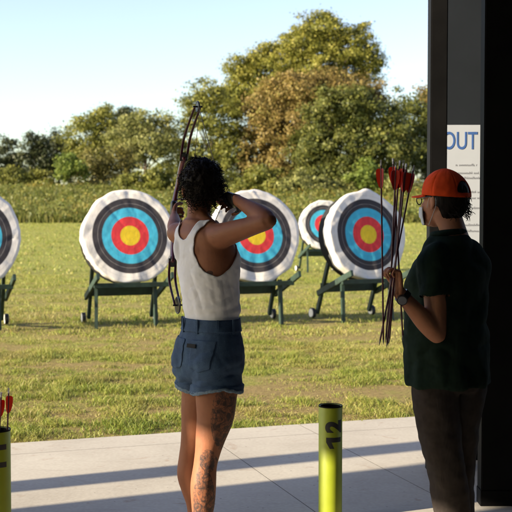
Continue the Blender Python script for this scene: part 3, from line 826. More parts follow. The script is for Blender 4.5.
# ------------------------------------------------------------------ people: materials
def skin(name, c, tattoo=False):
    m = N(name); co = m.coord()
    f = m.noise(co, 14, 6)
    col = m.ramp(f, [(.3, tuple(x*.84 for x in c)), (.7, tuple(min(1, x*1.1) for x in c))])
    col = m.mix(m.math('MULTIPLY', m.noise(co, 60, 4, .7), .35), col, (c[0]*1.15, c[1]*.72, c[2]*.62))
    if tattoo:
        sp = m.n('ShaderNodeSeparateXYZ'); m.l(co, sp.inputs[0])
        def blob(cx, cz, rx, rz, ymax):
            a = m.math('DIVIDE', m.math('SUBTRACT', sp.outputs[0], cx), rx); b = m.math('DIVIDE', m.math('SUBTRACT', sp.outputs[2], cz), rz)
            q = m.math('ADD', m.math('MULTIPLY', a, a), m.math('MULTIPLY', b, b))
            return m.math('MULTIPLY', m.math('LESS_THAN', m.math('ADD', q, m.math('MULTIPLY', m.noise(co, 22, 3), .7)), 1.3), m.math('LESS_THAN', sp.outputs[1], ymax))
        th = blob(.072, .655, .058, .135, .1)
        kn = blob(.004, .49, .036, .05, .0)
        ca = blob(-.012, .29, .046, .19, .04)
        sh = blob(.012, 1.243, .014, .010, .0)
        n1 = m.ramp(m.noise(co, 30, 5, .6, 1.6), [(.42, (0, 0, 0)), (.58, (1, 1, 1))])
        vo = m.n('ShaderNodeTexVoronoi', Scale=42, _feature='DISTANCE_TO_EDGE'); m.l(m.mix(.12, co, m.n('ShaderNodeTexNoise', Scale=20).outputs['Color']), vo.inputs['Vector'])
        ln = m.ramp(vo.outputs['Distance'], [(.03, (1, 1, 1)), (.10, (0, 0, 0))])
        ink = m.math('MAXIMUM', m.math('MULTIPLY', n1, .75), m.math('MULTIPLY', ln, .6))
        reg = m.math('MAXIMUM', m.math('MAXIMUM', th, kn), ca)
        fac = m.math('MAXIMUM', m.math('MULTIPLY', reg, m.math('MULTIPLY', ink, 1.15)), m.math('MULTIPLY', sh, .7))
        col = m.mix(fac, col, (.028, .026, .030))
    m.base(col); m.set(Roughness=.58); m.b.inputs['Specular IOR Level'].default_value = .3; m.b.inputs['Subsurface Weight'].default_value = .03
    m.b.inputs['Subsurface Radius'].default_value = (.02, .008, .004); m.b.inputs['Subsurface Scale'].default_value = .5
    m.bump(m.math('ADD', m.noise(co, 220, 3), m.math('MULTIPLY', m.noise(co, 28, 4, .6), 2.2)), .22, .003)
    return m.m
def cloth(name, c, scale=60, wr=.4, var=.12, rough=.85, weave=600, stretch=(1, 1, .35)):
    m = N(name); co = m.coord(); mp = m.n('ShaderNodeMapping'); mp.inputs['Scale'].default_value = stretch; m.l(co, mp.inputs[0])
    f = m.noise(co, scale, 5)
    m.base(m.ramp(f, [(.3, tuple(x*(1-var) for x in c)), (.7, tuple(min(1, x*(1+var)) for x in c))]))
    m.set(Roughness=rough); m.b.inputs['Specular IOR Level'].default_value = .06
    h = m.math('ADD', m.noise(mp.outputs[0], 14, 4, .55, .8), m.math('MULTIPLY', m.noise(co, weave, 2), .06))
    m.bump(h, wr, .012); return m.m
skin_a = skin('brown_skin', (.255, .108, .058), True)
skin_b = skin('tan_skin', (.33, .155, .092))
tank_m = cloth('white_ribbed_cotton', (.76, .76, .82), 40, .35, .03, .9, 700, (1, 1, .8))
def denim():
    m = N('blue_denim'); co = m.coord()
    f = m.noise(co, 9, 6, .6); t = m.noise(co, 420, 2)
    c = m.ramp(f, [(.3, (.012, .032, .085)), (.55, (.030, .070, .155)), (.75, (.07, .13, .23))])
    c = m.mix(.3, c, m.ramp(t, [(.35, (.012, .03, .075)), (.65, (.09, .15, .24))]))
    m.base(c); m.set(Roughness=.85); m.bump(m.math('ADD', f, m.math('MULTIPLY', t, .15)), .5, .01); return m.m
denim_m = denim()
hem_m = cloth('frayed_denim_hem', (.16, .22, .30), 120, .6, .3)
thread_m = simple('orange_stitching', (.35, .20, .07), .7, .1, 50, 0)
hair_m = N('black_curly_hair'); hair_m.base((.010, .007, .006)); hair_m.set(Roughness=.6); hair_m.b.inputs['Specular IOR Level'].default_value = .15; hair_m = hair_m.m
brown_hair = N('dark_brown_hair'); co = brown_hair.coord('Object', (1, 1, .15))
brown_hair.base(brown_hair.ramp(brown_hair.noise(co, 90), [(.3, (.004, .0025, .002)), (.7, (.010, .006, .004))])); brown_hair.set(Roughness=.6); brown_hair.b.inputs['Specular IOR Level'].default_value = .15; brown_hair.bump(brown_hair.noise(co, 140), .8, .004); brown_hair = brown_hair.m
shirt_m = cloth('bottle_green_jersey', (.011, .021, .016), 40, .5, .2, .85, 500)
pants_m = cloth('dark_taupe_trousers', (.039, .032, .030), 30, .6, .2)
cap_m = cloth('orange_red_cap_cloth', (.62, .062, .012), 60, .15, .08, .75, 500, (1, 1, 1))
eye_w = simple('eye_white', (.7, .68, .65), .2, .02, 20, 0); eye_d = simple('dark_iris', (.02, .012, .01), .15, .1, 20, 0)
mask_m = cloth('white_face_mask', (.50, .54, .58), 60, .3, .04)
black_plastic = simple('black_plastic', (.012, .012, .013), .35, .1, 40, 0)
glass_m = N('spectacle_lens'); glass_m.set(Roughness=.02, Transmission__Weight=1.0); glass_m.base((.95, .97, 1.0)); glass_m.b.inputs['IOR'].default_value = 1.05; glass_m = glass_m.m
sole_m = simple('white_rubber_sole', (.6, .6, .58), .6, .05, 30, .1)
shoe_black = simple('black_shoe_cloth', (.02, .02, .022), .7, .2, 60, .3)

def hand(bm, wrist, d, nrm, side, curl, spread=1.0, size=1.0, thumb_in=.5):
    """palm, four bent fingers and a thumb. d: along the hand; nrm: out of the palm (fingers bend towards it); side: towards the thumb"""
    d = Vector(d).normalized(); nrm = Vector(nrm); nrm = (nrm-d*nrm.dot(d)).normalized(); sd_ = d.cross(nrm)
    if sd_.dot(Vector(side)) < 0: sd_ = -sd_
    w0 = Vector(wrist); s = size
    limb(bm, [(*(w0-d*.01), .026*s, .019*s), (*(w0+d*.03*s), .034*s, .016*s), (*(w0+d*.065*s), .040*s, .014*s), (*(w0+d*.085*s), .040*s, .012*s)], ref=tuple(sd_), n=16, sub=4)
    for i, (L, r0) in enumerate(((.070, .0086), (.078, .009), (.072, .0086), (.057, .0076))):
        k = (1.5-i)*.0205*s*spread
        p = w0+d*(.085-abs(i-1.2)*.003)*s+sd_*k
        cur = p.copy(); dirv = d.copy(); segs = [.42, .32, .26]; pts = [(*(p-d*.02), r0*s)]
        pts.append((*p, r0*s))
        c = curl[i] if isinstance(curl, (list, tuple)) else curl
        tot = 0
        for j, f in enumerate(segs):
            tot += c*(1.0 if j else .8)
            dd = d*cos(tot)+nrm*sin(tot)
            cur = cur+dd*L*f*s*1.0; pts.append((*cur, r0*s*(1-.09*(j+1))))
        limb(bm, pts, n=10, sub=3)
    b0 = w0+d*.022*s+sd_*.022*s
    t1 = (d*.55+sd_*.75+nrm*.3*thumb_in).normalized(); t2 = (d*.75+sd_*.25+nrm*thumb_in*1.0).normalized(); t3 = (d*.7-sd_*.1*thumb_in+nrm*thumb_in*1.2).normalized()
    p1 = b0+t1*.036*s; p2 = p1+t2*.030*s; p3 = p2+t3*.022*s
    limb(bm, [(*b0, .014*s), (*p1, .0112*s), (*p2, .0098*s), (*p3, .0085*s)], n=10, sub=3)

def head(bm, c, fwd, s=1.0, chin=1.0, up=(0, 0, 1)):
    """skull, face, ears; c = centre of the skull; returns frame (right, fwd, up)"""
    f = Vector(fwd).normalized(); u = Vector(up); u = (u-f*u.dot(f)).normalized(); r = f.cross(u)
    R = Matrix((r, f, u)).transposed(); c = Vector(c)
    L = lambda x, y, z: c+R@Vector((x*s, y*s, z*s))
    ell(bm, L(0, -.012, .022), (.074*s, .092*s, .088*s), R)
    ell(bm, L(0, .025, -.02), (.063*s, .066*s, .080*s), R)
    ell(bm, L(0, .048, -.072), (.045*s, .046*s, .042*s), R)      # jaw
    ell(bm, L(0, .082, -.094), (.020*s, .017*s, .017*s), R)      # chin
    ell(bm, L(0, .074, .022), (.050*s, .020*s, .014*s), R)       # brow
    for sx in (-1, 1):
        ell(bm, L(sx*.038, .066, -.026), (.020*s, .022*s, .022*s), R)  # cheek
        # ear: rim and lobe
        ell(bm, L(sx*.076, -.004, -.006), (.008*s, .017*s, .029*s), R @ Matrix.Rotation(sx*.25, 3, 'Z'))
        ell(bm, L(sx*.073, .003, -.033), (.006*s, .009*s, .011*s), R)
    limb(bm, [(*L(0, .086, .014), .008*s), (*L(0, .097, -.008), .009*s), (*L(0, .110, -.026), .012*s), (*L(0, .098, -.034), .010*s)], n=10, sub=3)
    for sx in (-1, 1): ell(bm, L(sx*.012, .095, -.033), (.009*s, .010*s, .007*s), R)
    ell(bm, L(0, .092, -.056), (.021*s, .010*s, .0055*s), R); ell(bm, L(0, .090, -.066), (.018*s, .010*s, .006*s), R)
    return L, R

# ------------------------------------------------------------------ the archer
AB = Vector((-.195, 4.4, 0)); sA = 246.0
archer = empty('person', AB)
tag(archer, 'archer with curly black hair, white tank top and denim shorts drawing a bow', 'person')
zz = lambda py: H-(py-213)/sA
lx = lambda px: (px-208)/sA
bm = bmesh.new()
hipA = radians(48)            # facing, to the right of straight away
def torso(bm, secs, n=40):
    """secs: z, cx, cy, half width, half depth, facing angle"""
    S_ = cr(secs, 5); out = []
    for (z, cx, cy, w_, d_, an) in S_:
        r = Vector((cos(an), -sin(an), 0)); f = Vector((sin(an), cos(an), 0))
        ring = []
        for k in range(n):
            t = 2*pi*k/n; c_, s_ = cos(t), sin(t); e = .86
            ring.append(Vector((cx, cy, z))+r*(w_*math.copysign(abs(c_)**e, c_))+f*(d_*math.copysign(abs(s_)**e, s_)))
        out.append(ring)
    rings(bm, out)
torso(bm, [(.800, .005, .00, .09, .07, hipA), (.83, .004, .00, .136, .098, hipA), (.88, .003, .0, .152, .108, hipA), (.95, .006, .0, .147, .103, hipA), (zz(322), lx(211.5), 0, .120, .088, radians(50)),
           (zz(300), lx(210.5), 0, .121, .090, radians(50)), (zz(280), lx(209), 0, .131, .097, radians(52)), (zz(262), lx(208.5), .0, .142, .103, radians(53)), (zz(247), lx(206), .0, .146, .097, radians(54)),
           (1.395, -.028, .0, .150, .082, radians(55)), (1.43, -.036, .0, .100, .062, radians(55)), (1.455, -.04, 0, .062, .055, radians(55))])
# bust, shoulder blades, seat
fT = Vector((sin(radians(52)), cos(radians(52)), 0)); rT = Vector((fT.y, -fT.x, 0))
for s_ in (-1, 1):
    p = Vector((lx(207), 0, zz(258)))+fT*.066+rT*s_*.055; ell(bm, p, (.042, .042, .046))
    p = Vector((-.020, 0, 1.335))-fT*.052+rT*s_*.062; ell(bm, p, (.040, .036, .060))
fH = Vector((sin(hipA), cos(hipA), 0)); rH = Vector((fH.y, -fH.x, 0))
for s_ in (-1, 1):
    p = Vector((.004, 0, .872))-fH*.030+rH*s_*.068; ell(bm, p, (.078, .078, .094))
# legs
rl = [(.030, -.03, .88, .088, .088), (.038, -.045, .80, .090, .092), (lx(216.5), -.05, zz(395), .084, .086), (lx(215.5), -.05, zz(415), .076, .078), (lx(211), -.055, zz(435), .062, .066), (lx(208), -.06, zz(450), .052, .056),
      (lx(205.5), -.065, zz(464), .048, .052), (lx(203.8), -.075, zz(482), .052, .056), (lx(203.5), -.075, zz(500), .048, .051), (lx(202.5), -.07, zz(520), .038, .041), (lx(201.5), -.065, .11, .030, .034), (lx(201.5), -.06, .06, .032, .04)]
ll = [(-.030, .05, .88, .084, .086), (-.036, .06, .80, .086, .088), (lx(199.5), .07, zz(393), .080, .082), (lx(197), .075, zz(412), .072, .074), (lx(194.5), .08, zz(430), .062, .064), (lx(191), .085, zz(450), .051, .055),
      (lx(188.5), .085, zz(464), .048, .052), (lx(187.5), .08, zz(480), .051, .055), (lx(191), .08, zz(496), .047, .050), (lx(194), .085, zz(515), .037, .040), (lx(194), .09, .11, .030, .034), (lx(194), .095, .06, .032, .04)]
for L_ in (rl, ll): limb(bm, L_, ref=(1, 0, 0), n=28, sub=5)
for (ax, ay), an in (((lx(201.5), -.06), radians(60)), ((lx(194), .095), radians(25))):
    f = Vector((sin(an), cos(an), 0)); a0 = Vector((ax, ay, .045))
    limb(bm, [(*(a0-f*.035), .032, .035), (*(a0+f*.03), .036, .036), (*(a0+f*.09+Vector((0, 0, -.012))), .043, .024), (*(a0+f*.145+Vector((0, 0, -.022))), .038, .017)], ref=(f.y, -f.x, 0), n=16, sub=4)
# neck and head
hc = Vector((-.030, .035, 1.578)); gaze = Vector((-.26, .95, -.02))
limb(bm, [(-.036, -.008, 1.39, .062, .058), (-.038, -.002, 1.44, .050, .050), (-.036, .012, 1.49, .046, .048), (-.032, .03, 1.54, .048, .052)], n=20, sub=4)
LA, RA = head(bm, hc, gaze, .97)
# shoulders and arms
rs, re, rw = Vector((.062, -.125, 1.392)), Vector((.248, -.30, 1.452)), Vector((.118, -.095, 1.532))
ls, le, lw = Vector((-.125, .125, 1.395)), Vector((-.160, .35, 1.405)), Vector((-.178, .56, 1.462))
limb(bm, [(-.03, -.01, 1.385, .052, .060), (*(rs*.6+Vector((-.03, 0, 1.385))*.4), .050, .056), (*rs, .050, .052), (*rs.lerp(re, .3), .044, .047), (*rs.lerp(re, .65), .037, .040), (*rs.lerp(re, .93), .033, .035), (*re, .027, .028)], ref=(0, 0, 1), n=20, sub=5)
limb(bm, [(*re, .026, .027), (*re.lerp(rw, .12), .034, .035), (*re.lerp(rw, .35), .036, .036), (*re.lerp(rw, .7), .028, .027), (*re.lerp(rw, 1.0), .022, .020)], ref=(0, 0, 1), n=20, sub=5)
limb(bm, [(-.05, .03, 1.385, .050, .055), (*ls, .046, .048), (*ls.lerp(le, .4), .041, .042), (*ls.lerp(le, .85), .033, .034), (*le, .031, .032), (*le.lerp(lw, .3), .034, .034), (*le.lerp(lw, .7), .027, .027), (*lw, .021, .022)], ref=(0, 0, 1), n=20, sub=5)
# trapezius
limb(bm, [(-.036, -.01, 1.47, .030, .034), (.005, -.06, 1.425, .034, .036), (*rs, .036, .036)], n=14, sub=4)
limb(bm, [(-.036, .0, 1.47, .030, .034), (-.08, .06, 1.425, .034, .036), (*ls, .036, .036)], n=14, sub=4)
# hands: the right one hooks the string beside the jaw, the left one closes round the grip
nockp = Vector((.078, .025, 1.535))
hd = (nockp-rw).normalized()
hand(bm, rw, hd, Vector((-.75, -.1, -.5)), (0, 0, -1), [1.05, .95, .95, 1.1], 1.0, .93, .35)
gripc = Vector((-.190, .645, 1.487))
hand(bm, lw, Vector((-.10, .95, .12)), Vector((.95, .12, 0)), (0, 0, 1), 1.15, 1.0, .93, .6)
body = voxel(bm, .0048, 2)
# clothes cut from the surface itself
def inscribe(v, c, r): return (v-Vector(c)).length < r
Cn = Vector((-.038, 0, 0))
def tank(v):
    if v.z < 1.0 or v.z > 1.455: return False
    q = Vector((v.x-(-.028), v.y, 0)); sx = q.dot(rT); fy = q.dot(fT)
    # arm holes: cut in towards the spine at the back, higher at the front
    for s_ in (-1, 1):
        q1 = s_*sx
        if fy < -.03:
            lim = float(np.interp(v.z, [1.232, 1.25, 1.28, 1.32, 1.37, 1.43, 1.46], [.150, .112, .088, .074, .072, .092, .10]))
            if v.z > 1.232 and q1 > lim: return False
        else:
            if v.z > 1.27 and q1 > .07 and fy > .105: return False
            if q1 > .098 and v.z > 1.228+(fy+.03)*.30+7.5*(fy+.03)**2: return False
    # neck scoop, deeper in front
    zn = 1.375 if fy < 0 else 1.31
    hw = .043
    if v.z > zn and abs(sx) < hw+(v.z-zn)*.12: 
        if (abs(sx)/hw)**2 < (v.z-zn)/.03: return False
    if v.z > 1.45: return False
    return True
def tank_off(v):
    n_ = noise.noise(Vector((v.x*9, v.y*9, v.z*14)))
    lo = max(0, (1.20-v.z)/.2)
    fold = noise.noise(Vector((v.x*8+v.z*20, v.y*8, v.z*24-v.x*16)))*.013*min(lo, 1)+abs(noise.noise(Vector((v.x*20+v.z*5, v.y*20, v.z*4.5))))*.009*min(1, max(0, (1.3-v.z)/.12))+abs(noise.noise(Vector((v.x*9-v.z*16, v.y*9, v.z*5+v.x*16))))*.006
    k = min(1, max(0, (v.z-1.045)/.06)); k = k*k*(3-2*k)
    return .0045+(.0025*n_+fold+.004*min(lo, 1)+.0012*noise.noise(v*60))*k
TK = shell(body, tank, tank_off)
from_bm('tank_top', TK, tank_m, archer, smooth=True)
def shorts(v):
    if v.z > zz(318)+.004 or v.z < .60: return False
    # hem slopes a little round each leg
    return v.z > .768+.012*math.sin(v.x*30)+.004*noise.noise(v*40) and abs(v.x) < .2
def sh_off(v):
    t = (1.04-v.z)/.27
    n_ = noise.noise(Vector((v.x*14, v.y*14, v.z*18)))
    w_ = .0085 if v.z > 1.0 else .007
    hem = .006 if v.z < .79 else 0
    fo = abs(noise.noise(Vector((v.x*10+v.z*6, v.y*10, v.z*24-v.x*9+4))))*.007*min(1, max(0, t)*1.6)
    return w_+.006*max(0, t)**2+.0035*n_*t+fo+.002*noise.noise(v*45)+hem
SH = shell(body, shorts, sh_off, .004)
so = from_bm('denim_shorts', SH, denim_m, archer, smooth=True)
# waistband, back pockets, belt loops, hem edge, stitched seam: children of the shorts
def band(v): return zz(331) < v.z < zz(318)+.004
WB = shell(body, band, lambda v: .0125+.001*noise.noise(v*30), .003); from_bm('waistband', WB, denim_m, so, smooth=True)
def hemz(v): return .768+.012*math.sin(v.x*30)+.004*noise.noise(v*40)
HM = shell(body, lambda v: hemz(v)-.007 < v.z < hemz(v)+.012 and abs(v.x) < .2, lambda v: .0215+.0035*noise.noise(v*90), .004, 3)
from_bm('frayed_hem', HM, hem_m, so, smooth=True)
for s_ in (-1, 1):
    cpk = Vector((0, 0, .92))+rH*s_*.072
    def pk(v, cpk=cpk):
        q = v-cpk; a = q.dot(rH); z = q.z
        if q.dot(fH) > -.02: return False
        lowlim = -.055-(.018*(1-abs(a)/.055))
        return abs(a) < .052+.08*z*.5 and lowlim < z < .055
    PK = shell(body, pk, lambda v: sh_off(v)+.0035, .003, 6); from_bm('back_pocket', PK, denim_m, so, smooth=True)
for an in (-150, -115, -75, -35, 0, 180):
    a = radians(an); 
    dirn = (rH*cos(a)+fH*sin(a)); cc = Vector((lx(211), 0, (zz(331)+zz(318))/2)) + rH*cos(a)*.141 + fH*sin(a)*.107
    bm = bmesh.new(); R = Matrix((Vector((0, 0, 1)).cross(dirn), dirn, Vector((0, 0, 1)))).transposed(); box(bm, cc, (.011, .006, .058), R, .001); from_bm('belt_loop', bm, denim_m, so)
GL0 = rw+(nockp-rw).normalized()*.045
GV = shell(body, lambda v: (v-GL0).length < .058 and (v-rw).dot((nockp-rw).normalized()) > -.012, lambda v: .0022, .002, 6); from_bm('shooting_glove', GV, black_plastic, archer, smooth=True)
from mathutils.bvhtree import BVHTree
hit, hn, _, _ = BVHTree.FromBMesh(body).ray_cast(Vector((0, 0, .948))+rH*.030-fH*.3, fH)
hn.normalize(); e2 = (Vector((0, 0, 1))-hn*hn.z).normalized(); e1 = e2.cross(hn)
bmp = bmesh.new(); box(bmp, hit+hn*(sh_off(hit)+.0065), (.052, .003, .016), Matrix((e1, hn, e2)).transposed(), .001); from_bm('dark_patch', bmp, foam_m, so)
# body skin last, because the clothes were cut from it
bod = from_bm('body', body, skin_a, archer, smooth=True)
# leather patch on the right rear pocket
# hair: scalp cap plus several hundred ringlets
bm = bmesh.new(); Lh = LA
bmesh.ops.create_icosphere(bm, subdivisions=5, radius=1)
for v in bm.verts:
    d = v.co.copy(); 
    q = Vector((d.x*.078, d.y*.102-.020, d.z*.098+.027))
    n_ = noise.noise(d*5)*.010+noise.noise(d*12)*.006
    q += d*n_
    v.co = hc+RA@q
kill = [v for v in bm.verts if (RA.transposed()@(v.co-hc)).y > .055-.3*max(0, (RA.transposed()@(v.co-hc)).z-.02) and (RA.transposed()@(v.co-hc)).z < .07]
kill += [v for v in bm.verts if v not in kill and (RA.transposed()@(v.co-hc)).z < -.055]
bmesh.ops.delete(bm, geom=list(set(kill)), context='VERTS')
rr = random.Random(7)
def curl_strand(bm, p, out, L, rad, coil, th):
    out = out.normalized(); dn = Vector((0, 0, -1)); a = out.cross(Vector((rr.uniform(-1, 1), rr.uniform(-1, 1), rr.uniform(-1, 1)))).normalized()
    turns = L/.016; st = int(turns*7); c = p.copy(); secs = []; ph0 = rr.random()*6.28
    prev = None
    for i in range(st+1):
        t = i/st
        dirn = (out*(1-t)*1.0+dn*(t*.95)+a*.25).normalized()
        c = c+dirn*(L/st)
        x = dirn.cross(a).normalized(); y = dirn.cross(x)
        an = ph0+t*turns*2*pi
        q = c+(x*cos(an)+y*sin(an))*coil*(.6+.6*t)
        tt = th*(1-.5*t)
        if prev is not None:
            tg = (q-prev).normalized(); e1 = tg.cross(Vector((.3, .5, .8))).normalized(); e2 = tg.cross(e1)
            secs.append([q+e1*tt*cos(2*pi*k/4)+e2*tt*sin(2*pi*k/4) for k in range(4)])
        prev = q
    rings(bm, secs)
cnt = 0
while cnt < 900:
    d = Vector((rr.gauss(0, 1), rr.gauss(0, 1), rr.gauss(0, 1))).normalized()
    q = Vector((d.x*.070, d.y*.093-.018, d.z*.093+.024))
    if q.z < -.090 or (q.y > .045 and q.z < .055): continue
    if q.z < -.02 and q.y > .0: continue
    p = hc+RA@q; o_ = (RA@d)
    big = (.036 if q.z > .0 else .052)*(.55+.9*abs(noise.noise(q*22))*1.6)
    curl_strand(bm, p, o_, rr.uniform(.45, 1.15)*big, .01, rr.uniform(.0035, .0065), rr.uniform(.0012, .0021)); cnt += 1
from_bm('hair', bm, hair_m, archer, smooth=True)
for s_ in (-1, 1):
    bm = bmesh.new(); ell(bm, LA(s_*.031, .066, .004), (.0125,)*3, RA, 16); ey = from_bm('eye', bm, eye_w, archer, smooth=True)
    bm = bmesh.new(); ell(bm, LA(s_*.031, .0745, .004), (.006, .0045, .006), RA, 12); from_bm('iris', bm, eye_d, ey, smooth=True)
# dark finger tab strapped over the drawing hand
GLC = rw+hd*.045
# sandals
for (ax, ay), an in (((lx(201.5), -.06), radians(60)), ((lx(194), .095), radians(25))):
    f = Vector((sin(an), cos(an), 0)); s2 = Vector((f.y, -f.x, 0)); a0 = Vector((ax, ay, 0)); bm = bmesh.new(); secs = []
    pr = [(-.085, .012), (-.07, .034), (-.03, .042), (.03, .042), (.09, .050), (.14, .048), (.18, .032), (.19, .012)]
    top = [a0+f*t+s2*w_ for t, w_ in pr]+[a0+f*t-s2*w_ for t, w_ in pr[::-1]]
    rings(bm, [top, [p+Vector((0, 0, .018)) for p in top]]); shn = from_bm('sandal', bm, sole_m, archer)
    bm = bmesh.new(); torus(bm, a0+f*.09+Vector((0, 0, .02)), f, .045, .006, 16, 6, pi, -pi/2, .75); from_bm('strap', bm, shoe_black, shn, smooth=True)

# ------------------------------------------------------------------ compound bow and nocked arrow
maroon = simple('maroon_bow_paint', (.10, .018, .028), .3, .15, 30, 0)
dark_limb = simple('dark_limb_laminate', (.07, .012, .022), .3, .2, 30, 0)
string_m = simple('bow_string', (.12, .10, .10), .8, .1, 50, 0)
bow = empty('compound_bow', AB+Vector((-.19, .645, 1.49))); tag(bow, 'maroon compound bow held drawn in the left hand of the archer', 'bow')
O = Vector((.19, -.645, -1.49))
rz_ = [(-.137, .60, 1.735, .012, .020), (-.155, .645, 1.68, .011, .022), (-.170, .665, 1.61, .011, .016), (-.182, .650, 1.545, .012, .018), (-.188, .638, 1.49, .015, .022), (-.190, .652, 1.43, .012, .018), (-.192, .668, 1.37, .011, .016), (-.194, .648, 1.31, .011, .022), (-.190, .60, 1.255, .012, .020)]
bm = bmesh.new(); limb(bm, [(*(Vector(p[:3])+O), p[3], p[4]) for p in rz_], ref=(1, .3, 0), n=14, sub=5)
from_bm('riser', bm, maroon, bow, smooth=True)
bm = bmesh.new(); limb(bm, [(*(Vector((-.189, .632, 1.455))+O), .017, .022), (*(Vector((-.188, .628, 1.49))+O), .016, .020), (*(Vector((-.186, .632, 1.525))+O), .015, .020)], ref=(1, 0, 0), n=14, sub=4); from_bm('grip', bm, black_plastic, bow, smooth=True)
AX_U = Vector((-.066, .47, 1.955)); AX_L = Vector((-.158, .47, 1.065)); side_v = Vector((.93, .36, 0)).normalized()
for top, (a, b, c) in ((1, (Vector((-.137, .605, 1.735)), Vector((-.118, .575, 1.83)), AX_U)), (0, (Vector((-.190, .605, 1.255)), Vector((-.190, .58, 1.17)), AX_L))):
    for s_ in (-1, 1):
        bm = bmesh.new(); o_ = side_v*s_*.0145
        limb(bm, [(*(a+o_+O), .006, .0035), (*(b+o_+O), .006, .003), (*(c+o_*.9+O), .005, .003)], ref=tuple(side_v), n=10, sub=5); from_bm('limb', bm, dark_limb, bow, smooth=True)
    bm = bmesh.new(); box(bm, a+O, (.036, .032, .048), None, .008); from_bm('limb_pocket', bm, black_plastic, bow)
    bm = bmesh.new(); R_ = .022 if top else .036
    torus(bm, c+O, side_v, R_, .004, 24, 8); cyl(bm, c+O-side_v*.003, c+O+side_v*.003, R_*.95, 24)
    cyl(bm, c+O-side_v*.022, c+O+side_v*.022, .004, 10); from_bm('wheel' if top else 'cam', bm, black_plastic, bow, smooth=True, sharp=40)
bm = bmesh.new(); nk = nockp+Vector((-.012, .01, 0))
for a, b in ((AX_U-gaze.normalized()*.02, nk), (nk, AX_L-gaze.normalized()*.035)): cyl(bm, a+O, b+O, .0016, 6)
from_bm('string', bm, string_m, bow)
bm = bmesh.new(); cyl(bm, AX_U+side_v*.01+O, AX_L+side_v*.01+O, .0013, 6)
from_bm('cable', bm, string_m, bow)
nkw = AB+nk; tipw = AB+Vector((-.178, .70, 1.545))
dd = (nkw-tipw).normalized()
place_arrow(nkw-dd*.735, nkw, 'arrow nocked on the drawn bow of the archer', 'arrows of the archer and instructor')

# ------------------------------------------------------------------ the instructor
IB = Vector((.8235, 4.55, 0)); sI = 238.0
inst = empty('person', IB)
tag(inst, 'instructor in orange red cap and dark green shirt holding a bunch of arrows', 'person')
iz = lambda py: H-(py-213)/sI
ix = lambda px: (px-452)/sI
fI = Vector((-.6, .8, 0)); rI = Vector((.8, .6, 0)); anI = math.atan2(-.6, .8)
def torso2(bm, secs, n=44):
    S_ = cr(secs, 5); out = []
    for (z, cx, cy, w_, df, db) in S_:
        ring = []
        for k in range(n):
            t = 2*pi*k/n; c_, s_ = cos(t), sin(t); e = .88
            dd_ = df if s_ > 0 else db
            ring.append(Vector((cx, cy, z))+rI*(w_*math.copysign(abs(c_)**e, c_))+fI*(dd_*math.copysign(abs(s_)**e, s_)))
        out.append(ring)
    rings(bm, out)
# body (skin): head, neck, arms, hands, trunk
bm = bmesh.new()
torso2(bm, [(.78, 0, 0, .15, .11, .12), (.9, 0, 0, .165, .12, .12), (1.05, 0, 0, .15, .12, .11), (1.2, 0, 0, .14, .11, .10), (1.29, .0, 0, .11, .08, .08), (1.345, 0, 0, .075, .06, .065)])
hcI = Vector((-.034, .02, 1.536)); gI = Vector((-.66, .75, -.05))
limb(bm, [(.02, -.02, 1.33, .07, .066), (.008, -.012, 1.385, .058, .056), (-.008, 0, 1.44, .053, .055), (-.022, .012, 1.48, .055, .06)], n=20, sub=4)
LI, RI = head(bm, hcI, gI, 1.0)
Ls, Le, Lw = Vector((-.100, -.115, 1.300)), Vector((-.088, -.165, .985)), Vector((-.247, -.195, 1.160))
Rs, Re, Rw = Vector((.095, .09, 1.285)), Vector((.135, .20, 1.02)), Vector((.0, .29, 1.09))
for s0, e0, w0 in ((Ls, Le, Lw), (Rs, Re, Rw)):
    limb(bm, [(*s0.lerp(e0, .06), .046, .046), (*s0.lerp(e0, .3), .048, .048), (*s0.lerp(e0, .65), .044, .045), (*s0.lerp(e0, .95), .038, .038), (*e0, .036, .036)], n=20, sub=5)
    limb(bm, [(*e0, .036, .036), (*e0.lerp(w0, .12), .040, .040), (*e0.lerp(w0, .35), .041, .041), (*e0.lerp(w0, .7), .031, .032), (*w0, .024, .027)], n=20, sub=5)
ghold = Vector((-.290, -.215, 1.235))
hand(bm, Lw, Vector((-.12, .0, .97)), Vector((-.93, -.30, 0)), (0, 1, 0), [1.2, 1.25, 1.25, 1.3], 1.0, 1.0, .4)
hand(bm, Rw, Vector((-.8, .3, .2)), Vector((-.2, -.9, .1)), (0, 0, 1), .6, 1.0, 1.0, .5)
# lower legs reach the shoes
for (a, b) in (((-.075, -.05), (.010, -.055)), ((.07, .045), (.045, .06))):
    limb(bm, [(a[0], a[1], .80, .08), ((a[0]*.4+b[0]*.6), b[1], .48, .055), (b[0], b[1], .09, .038)], n=18, sub=5)
bodyI = voxel(bm, .0048, 2)
from_bm('body', bodyI, skin_b, inst, smooth=True)
# shirt: loose jersey with short sleeves
bm = bmesh.new()
def ys_(x, y): return x
torso2(bm, [(iz(384), ix(449), 0, .186, .158, .156), (iz(362), ix(449), 0, .186, .166, .150), (iz(335), ix(448), 0, .184, .175, .140), (iz(308), ix(448.5), 0, .180, .178, .136), (iz(285), ix(449), 0, .182, .165, .138), (iz(266), ix(451), 0, .184, .135, .134), (iz(252), ix(451), -.005, .150, .100, .110),
            (iz(243), ix(450), -.01, .125, .085, .095), (iz(235), ix(449), -.01, .080, .068, .075)])
for s0, e0 in ((Ls, Le), (Rs, Re)):
    mid = Vector((.0, -.01, 1.315))
    limb(bm, [(*mid.lerp(s0, .35), .060, .062), (*mid.lerp(s0, .85), .064, .062), (*(s0+Vector((0, 0, -.03))), .068, .068), (*s0.lerp(e0, .28), .064, .066), (*s0.lerp(e0, .5), .064, .067)], n=24, sub=5, dome=False)
sb = voxel(bm, .006, 2)
